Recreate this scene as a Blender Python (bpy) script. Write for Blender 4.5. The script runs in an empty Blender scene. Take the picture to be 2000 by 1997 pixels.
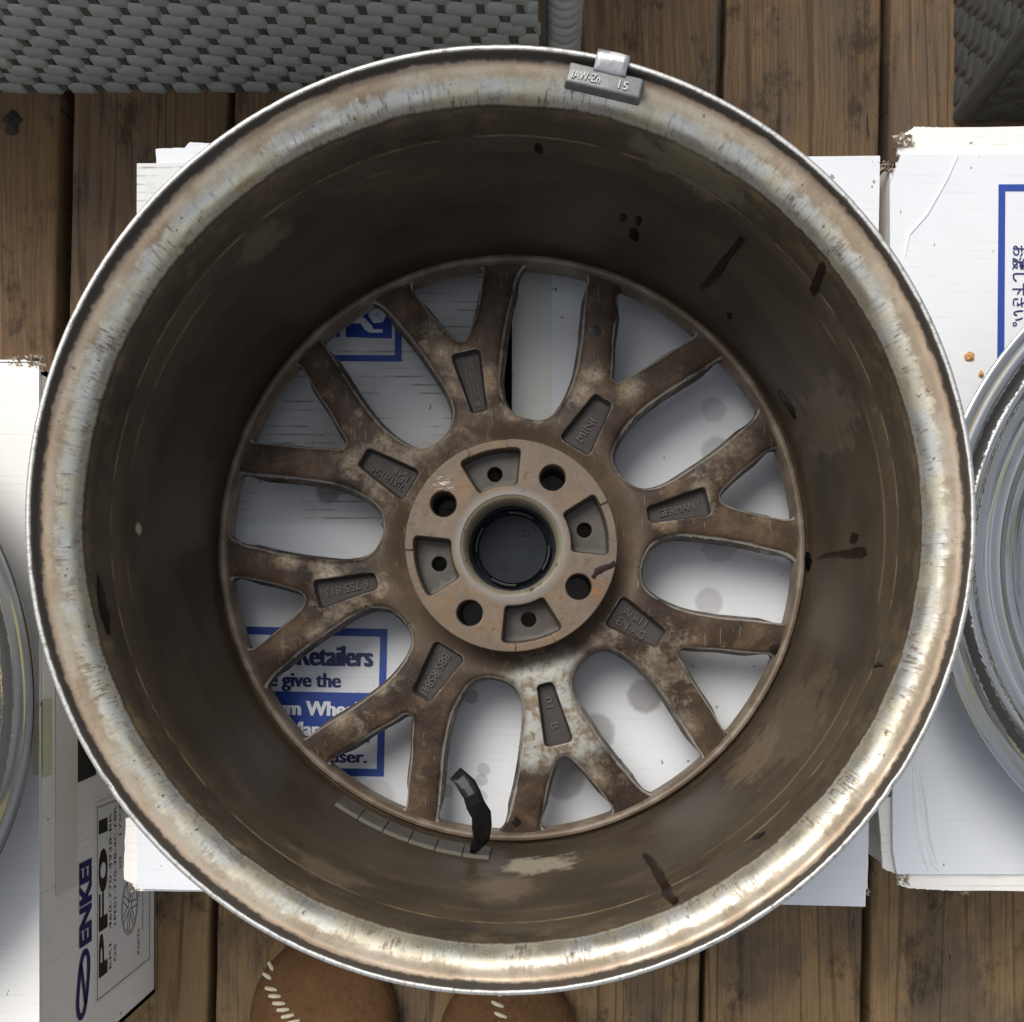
import bpy, bmesh, math, random
import numpy as np
from mathutils import Vector, Matrix
from mathutils.geometry import delaunay_2d_cdt

random.seed(7)
rng = np.random.default_rng(7)
SC = bpy.context.scene
COL = SC.collection
R = math.radians

# ------------------------------------------------------------------ camera
F = 2050.0            # focal length in photo pixels (photo is 2000 px wide)
H = 0.945             # camera height above the deck
PU, PV = 1070.0, 1240.0
cam = bpy.data.cameras.new('camera')
cam.sensor_width = 36.0
cam.lens = 36.0 * F / 2000.0
cam.shift_x = (1000.0 - PU) / 2000.0
cam.shift_y = (PV - 998.5) / 2000.0
cam.clip_start = 0.01
cam.clip_end = 200.0
cam_o = bpy.data.objects.new('camera', cam)
cam_o.location = (0, 0, H)
COL.objects.link(cam_o)
SC.camera = cam_o

# ------------------------------------------------------------------ sky, sun, exposure
SUN_EL, SUN_AZ = R(51.0), R(-30.0)           # azimuth from +Y (image up) towards +X
w = bpy.data.worlds.new('World')
SC.world = w
w.use_nodes = True
wn = w.node_tree
bg = wn.nodes['Background']
sky = wn.nodes.new('ShaderNodeTexSky')
sky.sky_type = 'NISHITA'
sky.sun_disc = False
sky.sun_elevation = SUN_EL
sky.sun_rotation = SUN_AZ
sky.air_density = 1.0
sky.dust_density = 3.0
sky.ozone_density = 0.6
hs = wn.nodes.new('ShaderNodeHueSaturation')          # overcast: a greyer sky
hs.inputs['Saturation'].default_value = 0.34
wn.links.new(sky.outputs[0], hs.inputs['Color'])
wn.links.new(hs.outputs[0], bg.inputs[0])
bg.inputs[1].default_value = 0.12
sun = bpy.data.lights.new('sun', 'SUN')
sun.energy = 1.5
sun.angle = R(38.0)
sun.color = (1.0, 0.975, 0.915)
sun_o = bpy.data.objects.new('sun', sun)
L = Vector((math.sin(SUN_AZ) * math.cos(SUN_EL), math.cos(SUN_AZ) * math.cos(SUN_EL), math.sin(SUN_EL)))
sun_o.rotation_euler = L.to_track_quat('Z', 'Y').to_euler()
sun_o.location = L * 5
COL.objects.link(sun_o)
vs = SC.view_settings
vs.view_transform = 'Standard'
vs.look = 'None'
vs.exposure = 0.62
vs.gamma = 1.0
vs.use_curve_mapping = False
SC.cycles.max_bounces = 4
SC.cycles.diffuse_bounces = 2
SC.cycles.glossy_bounces = 3
SC.cycles.transmission_bounces = 1
SC.cycles.caustics_reflective = False
SC.cycles.caustics_refractive = False
SC.cycles.blur_glossy = 0.5
SC.cycles.use_adaptive_sampling = True
SC.cycles.adaptive_threshold = 0.03
SC.cycles.use_denoising = True


# ------------------------------------------------------------------ helpers
def P(u, v, d):
    """photo pixel at camera depth d -> world point"""
    return Vector(((u - PU) * d / F, (PV - v) * d / F, H - d))


def tag(o, label=None, cat=None, group=None, kind=None):
    if label: o['label'] = label
    if cat: o['category'] = cat
    if group: o['group'] = group
    if kind: o['kind'] = kind
    return o


def empty(name, loc=(0, 0, 0), rot=(0, 0, 0), parent=None):
    o = bpy.data.objects.new(name, None)
    o.empty_display_size = 0.05
    o.location = loc
    o.rotation_euler = rot
    COL.objects.link(o)
    if parent: o.parent = parent
    return o


def link(name, me, mat=None, parent=None, loc=(0, 0, 0), rot=(0, 0, 0)):
    o = bpy.data.objects.new(name, me)
    if mat and not me.materials: me.materials.append(mat)
    COL.objects.link(o)
    o.location = loc
    o.rotation_euler = rot
    if parent: o.parent = parent
    return o


def mesh_from(verts, faces, smooth=True, angle=40, weld=1e-6, attrs=None, fix=False):
    me = bpy.data.meshes.new('mesh')
    me.from_pydata([tuple(v) for v in verts], [], [tuple(f) for f in faces])
    if attrs:
        for nm, arr in attrs.items():
            arr = np.asarray(arr, dtype=np.float32)
            if arr.ndim == 1:
                a = me.attributes.new(nm, 'FLOAT', 'POINT')
                a.data.foreach_set('value', arr)
            else:
                a = me.attributes.new(nm, 'FLOAT_VECTOR', 'POINT')
                a.data.foreach_set('vector', arr.ravel())
    if weld or fix:
        bm = bmesh.new(); bm.from_mesh(me)
        if weld: bmesh.ops.remove_doubles(bm, verts=bm.verts, dist=weld)
        if fix: bmesh.ops.recalc_face_normals(bm, faces=bm.faces)
        bm.to_mesh(me); bm.free()
    if smooth:
        me.polygons.foreach_set('use_smooth', [True] * len(me.polygons))
        me.set_sharp_from_angle(angle=R(angle))
    me.update()
    return me


def bevel_box(sx, sy, sz, b=0.001, seg=1, center=(0, 0, 0)):
    bm = bmesh.new()
    bmesh.ops.create_cube(bm, size=1)
    for v in bm.verts:
        v.co = Vector((v.co.x * sx + center[0], v.co.y * sy + center[1], v.co.z * sz + center[2]))
    if b > 0:
        bmesh.ops.bevel(bm, geom=bm.edges[:], offset=b, segments=seg, affect='EDGES', profile=0.5)
    me = bpy.data.meshes.new('mesh')
    bm.to_mesh(me); bm.free()
    me.polygons.foreach_set('use_smooth', [True] * len(me.polygons))
    me.set_sharp_from_angle(angle=R(35))
    return me


def prism(poly, z0, z1, b=0.0):
    """closed prism from a CCW list of (x, y)"""
    n = len(poly)
    vs_ = [(p[0], p[1], z0) for p in poly] + [(p[0], p[1], z1) for p in poly]
    fs = [list(range(n))[::-1], list(range(n, 2 * n))]
    for i in range(n):
        j = (i + 1) % n
        fs.append((i, j, n + j, n + i))
    me = mesh_from(vs_, fs, smooth=False, weld=0, fix=True)
    if b:
        bm = bmesh.new(); bm.from_mesh(me)
        bmesh.ops.bevel(bm, geom=bm.edges[:], offset=b, segments=2, affect='EDGES', profile=0.5)
        bm.to_mesh(me); bm.free()
        me.polygons.foreach_set('use_smooth', [True] * len(me.polygons))
        me.set_sharp_from_angle(angle=R(50))
    return me


def text_mesh(s, extrude=0.0, bold=0.0, spacing=1.0):
    cu = bpy.data.curves.new('lettering', 'FONT')
    cu.body = s
    cu.size = 1.0
    cu.extrude = extrude
    cu.offset = bold
    cu.space_character = spacing
    cu.resolution_u = 3
    ob = bpy.data.objects.new('lettering', cu)
    COL.objects.link(ob)
    dg = bpy.context.evaluated_depsgraph_get()
    me = bpy.data.meshes.new_from_object(ob.evaluated_get(dg))
    bpy.data.objects.remove(ob)
    bpy.data.curves.remove(cu)
    return me


def bounds(me):
    c = np.empty(len(me.vertices) * 3, dtype=np.float32)
    me.vertices.foreach_get('co', c)
    c = c.reshape(-1, 3)
    return c.min(0), c.max(0)


def fit_text(s, width=None, height=None, extrude=0.0, bold=0.0, anchor='l', spacing=1.0, hyp=None):
    """text mesh whose (cap) height and width are set in metres, anchored at its left/right/centre, baseline y = 0"""
    me = text_mesh(s, 0.0 if not extrude else 0.05, bold, spacing)
    lo, hi = bounds(me)
    cap = 0.73 + 2 * bold
    sy = height / cap if height else None
    sx = width / (hi[0] - lo[0]) if width else sy
    if sy is None: sy = sx
    ax = {'l': lo[0], 'r': hi[0], 'c': (lo[0] + hi[0]) / 2}[anchor]
    me.transform(Matrix.Diagonal((sx, sy, extrude / 0.1 if extrude else 1, 1)) @ Matrix.Translation((-ax, 0, 0.05 if extrude else 0)))
    me.materials.clear()
    return me


def lathe(prof, segs, closed=True, sref=None, wob=None, attr=True):
    """prof: list of (r, z); returns mesh with 'polar' attribute (cos, sin, arclength in mm)"""
    n = len(prof)
    s = [0.0]
    for i in range(1, n):
        s.append(s[-1] + math.dist(prof[i], prof[i - 1]) * 1000)
    off = s[sref] if sref is not None else 0.0
    th = np.linspace(0, 2 * math.pi, segs, endpoint=False)
    c, sn = np.cos(th), np.sin(th)
    V = np.zeros((segs, n, 3)); A = np.zeros((segs, n, 3))
    for i, (r, z) in enumerate(prof):
        rr = np.full(segs, r); zz = np.full(segs, z)
        if wob is not None:
            dr, dz = wob(i, s[i] - off, th)
            rr = rr + dr; zz = zz + dz
        V[:, i, 0] = rr * c; V[:, i, 1] = rr * sn; V[:, i, 2] = zz
        A[:, i, 0] = c; A[:, i, 1] = sn; A[:, i, 2] = s[i] - off
    faces = []
    for k in range(segs):
        k2 = (k + 1) % segs
        for i in range(n - 1 if not closed else n):
            j = (i + 1) % n
            faces.append((k * n + i, k * n + j, k2 * n + j, k2 * n + i))
    return mesh_from(V.reshape(-1, 3), faces, angle=35, weld=0, attrs={'polar': A.reshape(-1, 3)} if attr else None, fix=True)


def smooth_prof(pts, k=4):
    out = []
    n = len(pts)
    for i in range(n - 1):
        p0 = pts[max(i - 1, 0)]; p1 = pts[i]; p2 = pts[i + 1]; p3 = pts[min(i + 2, n - 1)]
        for t in np.linspace(0, 1, k, endpoint=False):
            t2, t3 = t * t, t * t * t
            out.append(tuple(0.5 * ((2 * p1[a]) + (-p0[a] + p2[a]) * t + (2 * p0[a] - 5 * p1[a] + 4 * p2[a] - p3[a]) * t2 +
                                    (-p0[a] + 3 * p1[a] - 3 * p2[a] + p3[a]) * t3) for a in (0, 1)))
    out.append(tuple(pts[-1]))
    return out


# ------------------------------------------------------------------ node helpers
class M:
    """tiny wrapper for building node materials"""
    def __init__(s, name):
        s.mat = bpy.data.materials.new(name)
        s.mat.use_nodes = True
        s.nt = s.mat.node_tree
        s.b = s.nt.nodes['Principled BSDF']

    def n(s, typ, ins=None, **attrs):
        nd = s.nt.nodes.new(typ)
        for k, v in attrs.items(): setattr(nd, k, v)
        for k, v in (ins or {}).items(): s.put(nd.inputs[k], v)
        return nd

    def put(s, sock, v):
        if isinstance(v, bpy.types.NodeSocket): s.nt.links.new(v, sock)
        else:
            if sock.type == 'RGBA' and len(v) == 3: v = (*v, 1)
            sock.default_value = v

    def pos(s): return s.n('ShaderNodeNewGeometry').outputs['Position']
    def obj(s): return s.n('ShaderNodeTexCoord').outputs['Object']
    def rnd(s): return s.n('ShaderNodeObjectInfo').outputs['Random']
    def attr(s, nm, vec=False):
        a = s.n('ShaderNodeAttribute', attribute_name=nm)
        return a.outputs['Vector'] if vec else a.outputs['Fac']

    def map(s, v, scale=(1, 1, 1), loc=(0, 0, 0), rot=(0, 0, 0)):
        return s.n('ShaderNodeMapping', {'Vector': v, 'Scale': scale, 'Location': loc, 'Rotation': rot}).outputs[0]

    def noise(s, v, scale=5.0, detail=4.0, rough=0.55, dist=0.0):
        return s.n('ShaderNodeTexNoise', {'Vector': v, 'Scale': scale, 'Detail': detail, 'Roughness': rough, 'Distortion': dist}).outputs[0]

    def vor(s, v, scale=5.0, feature='F1', rnd=1.0):
        return s.n('ShaderNodeTexVoronoi', {'Vector': v, 'Scale': scale, 'Randomness': rnd}, feature=feature).outputs['Distance']

    def math(s, op, a, b=0.0, c=0.0, clamp=False):
        nd = s.n('ShaderNodeMath', operation=op, use_clamp=clamp)
        s.put(nd.inputs[0], a); s.put(nd.inputs[1], b); s.put(nd.inputs[2], c)
        return nd.outputs[0]

    def add(s, a, b): return s.math('ADD', a, b)
    def sub(s, a, b): return s.math('SUBTRACT', a, b)
    def mul(s, a, b): return s.math('MULTIPLY', a, b)
    def mx(s, a, b): return s.math('MAXIMUM', a, b)
    def inv(s, a): return s.math('SUBTRACT', 1.0, a)

    def step(s, v, lo, hi):
        nd = s.n('ShaderNodeMapRange', {'Value': v, 'From Min': lo, 'From Max': hi, 'To Min': 0.0, 'To Max': 1.0}, interpolation_type='SMOOTHSTEP', clamp=True)
        return nd.outputs[0]

    def sep(s, v):
        nd = s.n('ShaderNodeSeparateXYZ', {0: v})
        return nd.outputs[0], nd.outputs[1], nd.outputs[2]

    def comb(s, x, y, z): return s.n('ShaderNodeCombineXYZ', {0: x, 1: y, 2: z}).outputs[0]

    def mix(s, f, a, b, blend='MIX'):
        nd = s.n('ShaderNodeMix', data_type='RGBA', blend_type=blend, clamp_factor=True)
        s.put(nd.inputs[0], f); s.put(nd.inputs[6], a); s.put(nd.inputs[7], b)
        return nd.outputs[2]

    def mixf(s, f, a, b):
        nd = s.n('ShaderNodeMix', data_type='FLOAT', clamp_factor=True)
        s.put(nd.inputs[0], f); s.put(nd.inputs[2], a); s.put(nd.inputs[3], b)
        return nd.outputs[0]

    def dist(s, v, p):
        return s.n('ShaderNodeVectorMath', {0: v, 1: p}, operation='DISTANCE').outputs['Value']

    def bump(s, h, strength=0.3, dist=0.001, nrm=None):
        nd = s.n('ShaderNodeBump', {'Height': h, 'Strength': strength, 'Distance': dist})
        if nrm: s.put(nd.inputs['Normal'], nrm)
        return nd.outputs[0]

    def out(s, col=None, rough=None, metal=None, nrm=None, spec=None, coat=None, coat_r=None):
        for k, v in (('Base Color', col), ('Roughness', rough), ('Metallic', metal), ('Normal', nrm), ('Specular IOR Level', spec),
                     ('Coat Weight', coat), ('Coat Roughness', coat_r)):
            if v is not None: s.put(s.b.inputs[k], v)
        return s.mat


WX, WY = -0.0231, 0.0562          # wheel axis
DL = 0.514                        # depth of the wheel's upper lip
ZL = H - DL                       # lip height


def mat_rim(scrapes):
    m = M('rim_metal')
    pol = m.attr('polar', True)
    c, s_, sm = m.sep(pol)

    def pv(k, kz, o=0.0):
        return m.comb(m.add(m.mul(c, k), o), m.mul(s_, k), m.mul(sm, kz))
    fine = m.noise(pv(75, 0.03), 1.0, 3, 0.6)                  # radial streaks
    fine2 = m.noise(pv(150, 0.12, 7), 1.0, 3, 0.6)
    patch = m.noise(pv(9, 0.05, 3), 1.0, 4, 0.6)
    flake = m.noise(pv(32, 0.16, 11), 1.0, 5, 0.65)
    ring = m.noise(pv(2.6, 0.06, 5), 1.0, 4, 0.6)              # stretched round the wheel
    big = m.noise(pv(2.2, 0.022, 9), 1.0, 4, 0.6)
    spot = m.noise(pv(60, 0.3, 21), 1.0, 2, 0.5)
    patch2 = m.noise(pv(14, 0.10, 40), 1.0, 3, 0.6)
    grit = m.noise(pv(150, 0.75, 3), 1.0, 3, 0.7)
    sN = m.add(sm, m.add(m.mul(m.sub(flake, 0.5), 5.0), m.add(m.mul(m.sub(fine, 0.5), 2.5), m.mul(m.sub(big, 0.5), 9.0))))
    lip = m.inv(m.step(m.add(sm, m.mul(m.sub(flake, 0.5), 1.6)), 4.7, 5.5))
    bead_in = m.step(sN, 9.4, 11.6)
    sO = m.add(sm, m.add(m.mul(m.sub(patch, 0.5), 5.0), m.mul(m.sub(fine, 0.5), 2.5)))
    bead_out = m.inv(m.step(sO, 31.0, 34.0))
    bead = m.mul(bead_in, bead_out)
    # bead colours
    bare = m.mix(m.step(patch, 0.40, 0.60), (0.66, 0.605, 0.46), (0.64, 0.63, 0.585))
    smut0 = m.noise(pv(7, 0.04, 70), 1.0, 4, 0.65)
    inner_half = m.step(m.add(sm, m.mul(m.sub(flake, 0.5), 10.0)), 16.5, 21.5)
    bcol = m.mix(inner_half, m.mix(m.step(smut0, 0.38, 0.62), (0.36, 0.32, 0.25), (0.235, 0.185, 0.125)), bare)
    bcol = m.mix(m.mul(m.mul(m.step(fine, 0.52, 0.72), m.step(big, 0.42, 0.6)), 0.5), bcol, (0.36, 0.29, 0.22))
    smut = m.noise(pv(16, 0.09, 60), 1.0, 5, 0.7)
    bcol = m.mix(m.mul(m.step(m.add(smut, m.mul(m.sub(fine2, 0.5), 0.7)), 0.50, 0.68), m.add(0.12, m.mul(m.step(smut0, 0.46, 0.60), 0.65))), bcol, (0.19, 0.14, 0.095))
    bcol = m.mix(m.mul(m.mul(m.step(fine2, 0.56, 0.70), m.step(patch, 0.44, 0.60)), 0.75), bcol, (0.20, 0.15, 0.11))
    bcol = m.mix(m.mul(m.step(spot, 0.70, 0.74), 0.8), bcol, (0.08, 0.06, 0.05))
    edge = m.mul(m.step(sN, 8.6, 10.4), m.inv(m.step(sN, 11.5, 15.0)))
    bcol = m.mix(m.mul(m.step(grit, 0.50, 0.74), 0.25), bcol, (0.27, 0.22, 0.16))
    bcol = m.mix(m.mul(edge, 0.65), bcol, (0.40, 0.29, 0.20))
    # barrel colours
    bar = m.mix(m.step(big, 0.34, 0.66), (0.033, 0.0242, 0.0155), (0.062, 0.046, 0.029))
    bar = m.mix(m.mul(m.step(ring, 0.46, 0.78), 0.40), bar, (0.100, 0.070, 0.037))
    bar = m.mix(m.mul(m.sub(flake, 0.3), 0.35), bar, (0.075, 0.060, 0.044))
    bar = m.mix(m.mul(m.step(grit, 0.50, 0.75), 0.35), bar, (0.115, 0.092, 0.066))
    bar = m.mix(m.mul(m.step(grit, 0.50, 0.28), 0.35), bar, (0.014, 0.011, 0.009))
    near = m.inv(m.step(m.add(sm, m.mul(m.sub(patch, 0.5), 16.0)), 44.0, 64.0))
    bar = m.mix(m.mul(m.mul(near, m.step(m.add(patch, m.mul(m.sub(flake, 0.5), 0.5)), 0.46, 0.76)), 0.42), bar, (0.180, 0.128, 0.062))
    crease = m.mul(m.step(sm, 57.2, 58.3), m.inv(m.step(sm, 58.6, 59.8)))
    bar = m.mix(m.mul(crease, m.mul(m.step(patch2, 0.38, 0.60), 0.7)), bar, (0.24, 0.17, 0.095))
    crease2 = m.mul(m.step(sm, 70.5, 71.5), m.inv(m.step(sm, 72.0, 74.0)))
    bar = m.mix(m.mul(crease2, m.mul(m.step(big, 0.45, 0.6), 0.45)), bar, (0.20, 0.145, 0.085))
    bar = m.mix(m.mul(m.step(m.noise(pv(45, 0.22, 31), 1, 2), 0.735, 0.75), 0.5), bar, (0.010, 0.009, 0.008))
    pw = m.pos()
    for c0, rad, sz, cc, amt in scrapes:                       # places scraped or wiped lighter
        d = m.add(m.dist(m.map(pw, (1, 1, sz)), (c0.x, c0.y, c0.z * sz)), m.add(m.mul(m.sub(patch2, 0.5), rad * 1.3), m.mul(m.sub(flake, 0.5), rad * 1.0)))
        bar = m.mix(m.mul(m.mul(m.inv(m.step(d, rad * 0.45, rad * 0.95)), amt), m.add(0.45, m.mul(grit, 0.9))), bar, cc)
    # ring at the spokes
    ringz = m.step(sm, 184.0, 186.0)
    bar = m.mix(ringz, bar, m.mix(m.step(patch, 0.42, 0.62), (0.115, 0.082, 0.054), (0.19, 0.15, 0.11)))
    lipc = m.mix(m.step(fine2, 0.45, 0.75), (0.56, 0.55, 0.52), (0.34, 0.315, 0.28))
    lipc = m.mix(m.mul(m.step(m.add(spot, m.mul(m.sub(flake, 0.5), 0.6)), 0.62, 0.72), 0.6), lipc, (0.13, 0.105, 0.085))
    dark = m.mix(patch, (0.034, 0.029, 0.024), (0.075, 0.062, 0.050))
    col = m.mix(bead_in, dark, bar)
    col = m.mix(bead, col, bcol)
    col = m.mix(lip, col, lipc)
    metal = m.mx(m.mul(bead, m.mixf(inner_half, 0.30, 0.78)), m.mul(lip, 0.8))
    rough = m.mixf(bead, m.mixf(ringz, m.mixf(big, 0.34, 0.52), 0.5), m.add(m.mixf(m.step(smut0, 0.40, 0.58), 0.20, 0.42), m.mul(fine, 0.14)))
    rough = m.mixf(lip, rough, m.mixf(fine2, 0.34, 0.55))
    hgt = m.add(m.mul(flake, 0.5), m.mul(fine2, 0.15))
    return m.out(col, rough, metal, m.bump(m.mul(hgt, m.step(sm, 4.0, 8.0)), 0.3, 0.0006), 0.38)


def mat_spoke(pocket=False):
    m = M('pocket_casting' if pocket else 'spoke_casting')
    p = m.pos()
    n1 = m.noise(p, 28, 6, 0.62, 0.3)
    n2 = m.noise(p, 85, 6, 0.65)
    n3 = m.noise(m.map(p, (1, 1, 1), (3, 7, 1)), 11, 3, 0.5)
    n4 = m.noise(p, 560, 3, 0.7)
    if pocket:
        col = m.mix(n2, (0.034, 0.028, 0.026), (0.060, 0.050, 0.044))
        return m.out(col, 0.62, 0.0, m.bump(m.add(n4, n2), 0.25, 0.0004), 0.35)
    e = m.attr('edge')                                    # mm from the cast edge
    base = m.mix(m.step(n1, 0.35, 0.65), (0.025, 0.0155, 0.010), (0.068, 0.043, 0.027))
    n6 = m.noise(m.map(p, loc=(2, 9, 4)), 240, 5, 0.75)
    mott = m.mul(m.step(m.add(n1, m.add(m.mul(m.sub(n6, 0.5), 0.5), m.mul(m.sub(n2, 0.5), 0.5))), 0.50, 0.72), 0.8)
    base = m.mix(m.mul(mott, 0.75), base, (0.140, 0.090, 0.053))
    base = m.mix(m.mul(m.step(n6, 0.58, 0.72), 0.6), base, (0.026, 0.017, 0.012))
    base = m.mix(m.mul(m.step(n4, 0.55, 0.72), 0.35), base, (0.155, 0.108, 0.070))
    r = m.dist(p, (WX, WY, ZL - 0.165))
    hubz = m.inv(m.step(r, 0.078, 0.100))
    base = m.mix(m.mul(hubz, 0.55), base, m.mix(n1, (0.085, 0.062, 0.042), (0.165, 0.122, 0.083)))
    # rubbed patches down to bare paint or metal
    rub = m.mul(m.step(m.add(n3, m.mul(m.sub(n2, 0.5), 0.5)), 0.545, 0.62), m.inv(m.step(r, 0.150, 0.180)))
    rub = m.mul(rub, 0.35)
    jit = m.add(m.mul(m.sub(n2, 0.5), 0.030), m.add(m.mul(m.sub(n1, 0.5), 0.024), m.mul(m.sub(n6, 0.5), 0.018)))
    for (u, v, rad) in ((862, 690, .012), (880, 760, .009), (905, 690, .006), (955, 740, .012), (1160, 735, .011), (1220, 715, .009), (1140, 770, .012), (1230, 760, .012), (1000, 800, .008),
                        (690, 900, .008), (640, 1130, .012), (560, 1090, .009), (620, 1240, .011), (740, 1330, .012), (660, 1400, .010), (1400, 870, .010), (1370, 960, .010), (1300, 1010, .009),
                        (1250, 1330, .014), (1340, 1420, .012), (1160, 1520, .010), (980, 1480, .010), (760, 840, .008), (1180, 1010, .008)):
        c0 = P(u, v, DL + 0.167)
        rub = m.mx(rub, m.inv(m.step(m.add(m.dist(p, c0), jit), rad * 0.05, rad * 1.15)))
    rub = m.mul(rub, m.add(0.35, m.mul(m.step(m.add(m.mul(n6, 0.6), m.mul(n4, 0.4)), 0.38, 0.60), 0.65)))
    base = m.mix(m.mul(rub, 0.8), base, m.mix(m.step(n2, 0.35, 0.65), (0.24, 0.165, 0.095), (0.56, 0.48, 0.37)))
    # cleaner lower spoke with silver paint left
    ang = R(-76.5)
    dA = m.dist(p, (WX + 0.112 * math.cos(ang), WY + 0.112 * math.sin(ang), ZL - 0.165))
    clean = m.inv(m.step(m.add(dA, m.mul(m.sub(n1, 0.5), 0.045)), 0.026, 0.042))
    base = m.mix(m.mul(clean, 0.88), base, m.mix(m.step(m.add(n2, m.mul(m.sub(n6, 0.5), 0.6)), 0.42, 0.62), (0.40, 0.40, 0.36), (0.20, 0.15, 0.095)))
    wear = m.mul(m.inv(m.step(m.add(e, m.mul(m.sub(n2, 0.5), 2.2)), 0.3, 1.7)), m.step(n1, 0.34, 0.54))
    base = m.mix(m.mul(wear, 0.9), base, (0.66, 0.62, 0.55))
    scr = m.noise(m.map(p, (900, 60, 100), rot=(0, 0, 0.9)), 1.0, 2)
    base = m.mix(m.mul(m.step(scr, 0.68, 0.74), 0.35), base, (0.42, 0.36, 0.27))
    metal = m.mul(m.mx(wear, m.mx(m.mul(rub, 0.5), m.mul(clean, 0.3))), 0.7)
    rough = m.mixf(wear, m.mixf(n2, 0.42, 0.62), 0.32)
    return m.out(base, rough, metal, m.bump(m.add(m.mul(n2, 0.7), m.mul(n4, 0.45)), 0.5, 0.0006), 0.22)


def mat_hub():
    m = M('hub_face_rusty')
    p = m.pos()
    n1 = m.noise(p, 45, 6, 0.65, 0.4)
    n2 = m.noise(p, 180, 5, 0.7)
    n3 = m.noise(m.map(p, loc=(5, 2, 0)), 26, 4, 0.6)
    n5 = m.noise(p, 520, 4, 0.7)
    col = m.mix(n1, (0.082, 0.060, 0.043), (0.205, 0.160, 0.118))
    col = m.mix(m.mul(m.step(m.add(n3, m.mul(m.sub(n2, 0.5), 0.6)), 0.50, 0.66), 0.5), col, (0.215, 0.122, 0.052))
    col = m.mix(m.mul(m.step(m.add(n2, m.mul(m.sub(n5, 0.5), 0.5)), 0.55, 0.70), 0.7), col, (0.085, 0.050, 0.038))
    col = m.mix(m.mul(m.step(n5, 0.56, 0.70), 0.4), col, (0.27, 0.19, 0.12))
    r = m.dist(p, (WX, WY, ZL - 0.147))
    ringm = m.inv(m.step(m.add(r, m.mul(m.sub(n1, 0.5), 0.006)), 0.0325, 0.0385))
    col = m.mix(m.mul(ringm, 0.6), col, (0.235, 0.225, 0.215))
    scr = m.noise(m.map(p, (260, 1500, 100), rot=(0, 0, 0.5)), 1, 2)
    spot = m.inv(m.step(m.dist(p, P(868, 950, DL + .147)), 0.002, 0.009))
    col = m.mix(m.mul(spot, m.step(scr, 0.58, 0.64)), col, (0.72, 0.66, 0.56))
    rust = m.inv(m.step(m.dist(p, P(1158, 1150, DL + .147)), 0.005, 0.011))
    col = m.mix(m.mul(rust, m.step(n2, 0.42, 0.6)), col, (0.22, 0.105, 0.035))
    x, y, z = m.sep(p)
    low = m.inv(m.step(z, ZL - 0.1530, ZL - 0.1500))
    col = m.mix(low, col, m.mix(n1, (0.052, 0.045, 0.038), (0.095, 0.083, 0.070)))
    return m.out(col, m.mixf(n2, 0.42, 0.66), 0.25, m.bump(m.add(n2, m.mul(n5, 0.5)), 0.45, 0.0005), 0.35)


def mat_bore():
    m = M('bore_alloy')
    p = m.pos()
    n = m.noise(p, 120, 5, 0.6)
    col = m.mix(n, (0.36, 0.31, 0.20), (0.52, 0.47, 0.36))
    col = m.mix(m.step(n, 0.58, 0.7), col, (0.14, 0.11, 0.08))
    return m.out(col, 0.38, 0.6, m.bump(n, 0.2, 0.0005))


def mat_simple(name, c0, c1, rough=0.5, metal=0.0, scale=120, bump=0.15, spec=0.5, dist=0.0004):
    m = M(name)
    p = m.pos()
    n = m.noise(p, scale, 5, 0.6)
    n2 = m.noise(p, scale * 4, 3, 0.6)
    return m.out(m.mix(n, c0, c1), m.mixf(n2, rough - 0.06, rough + 0.08), metal, m.bump(m.add(n, m.mul(n2, 0.5)), bump, dist), spec)


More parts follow.
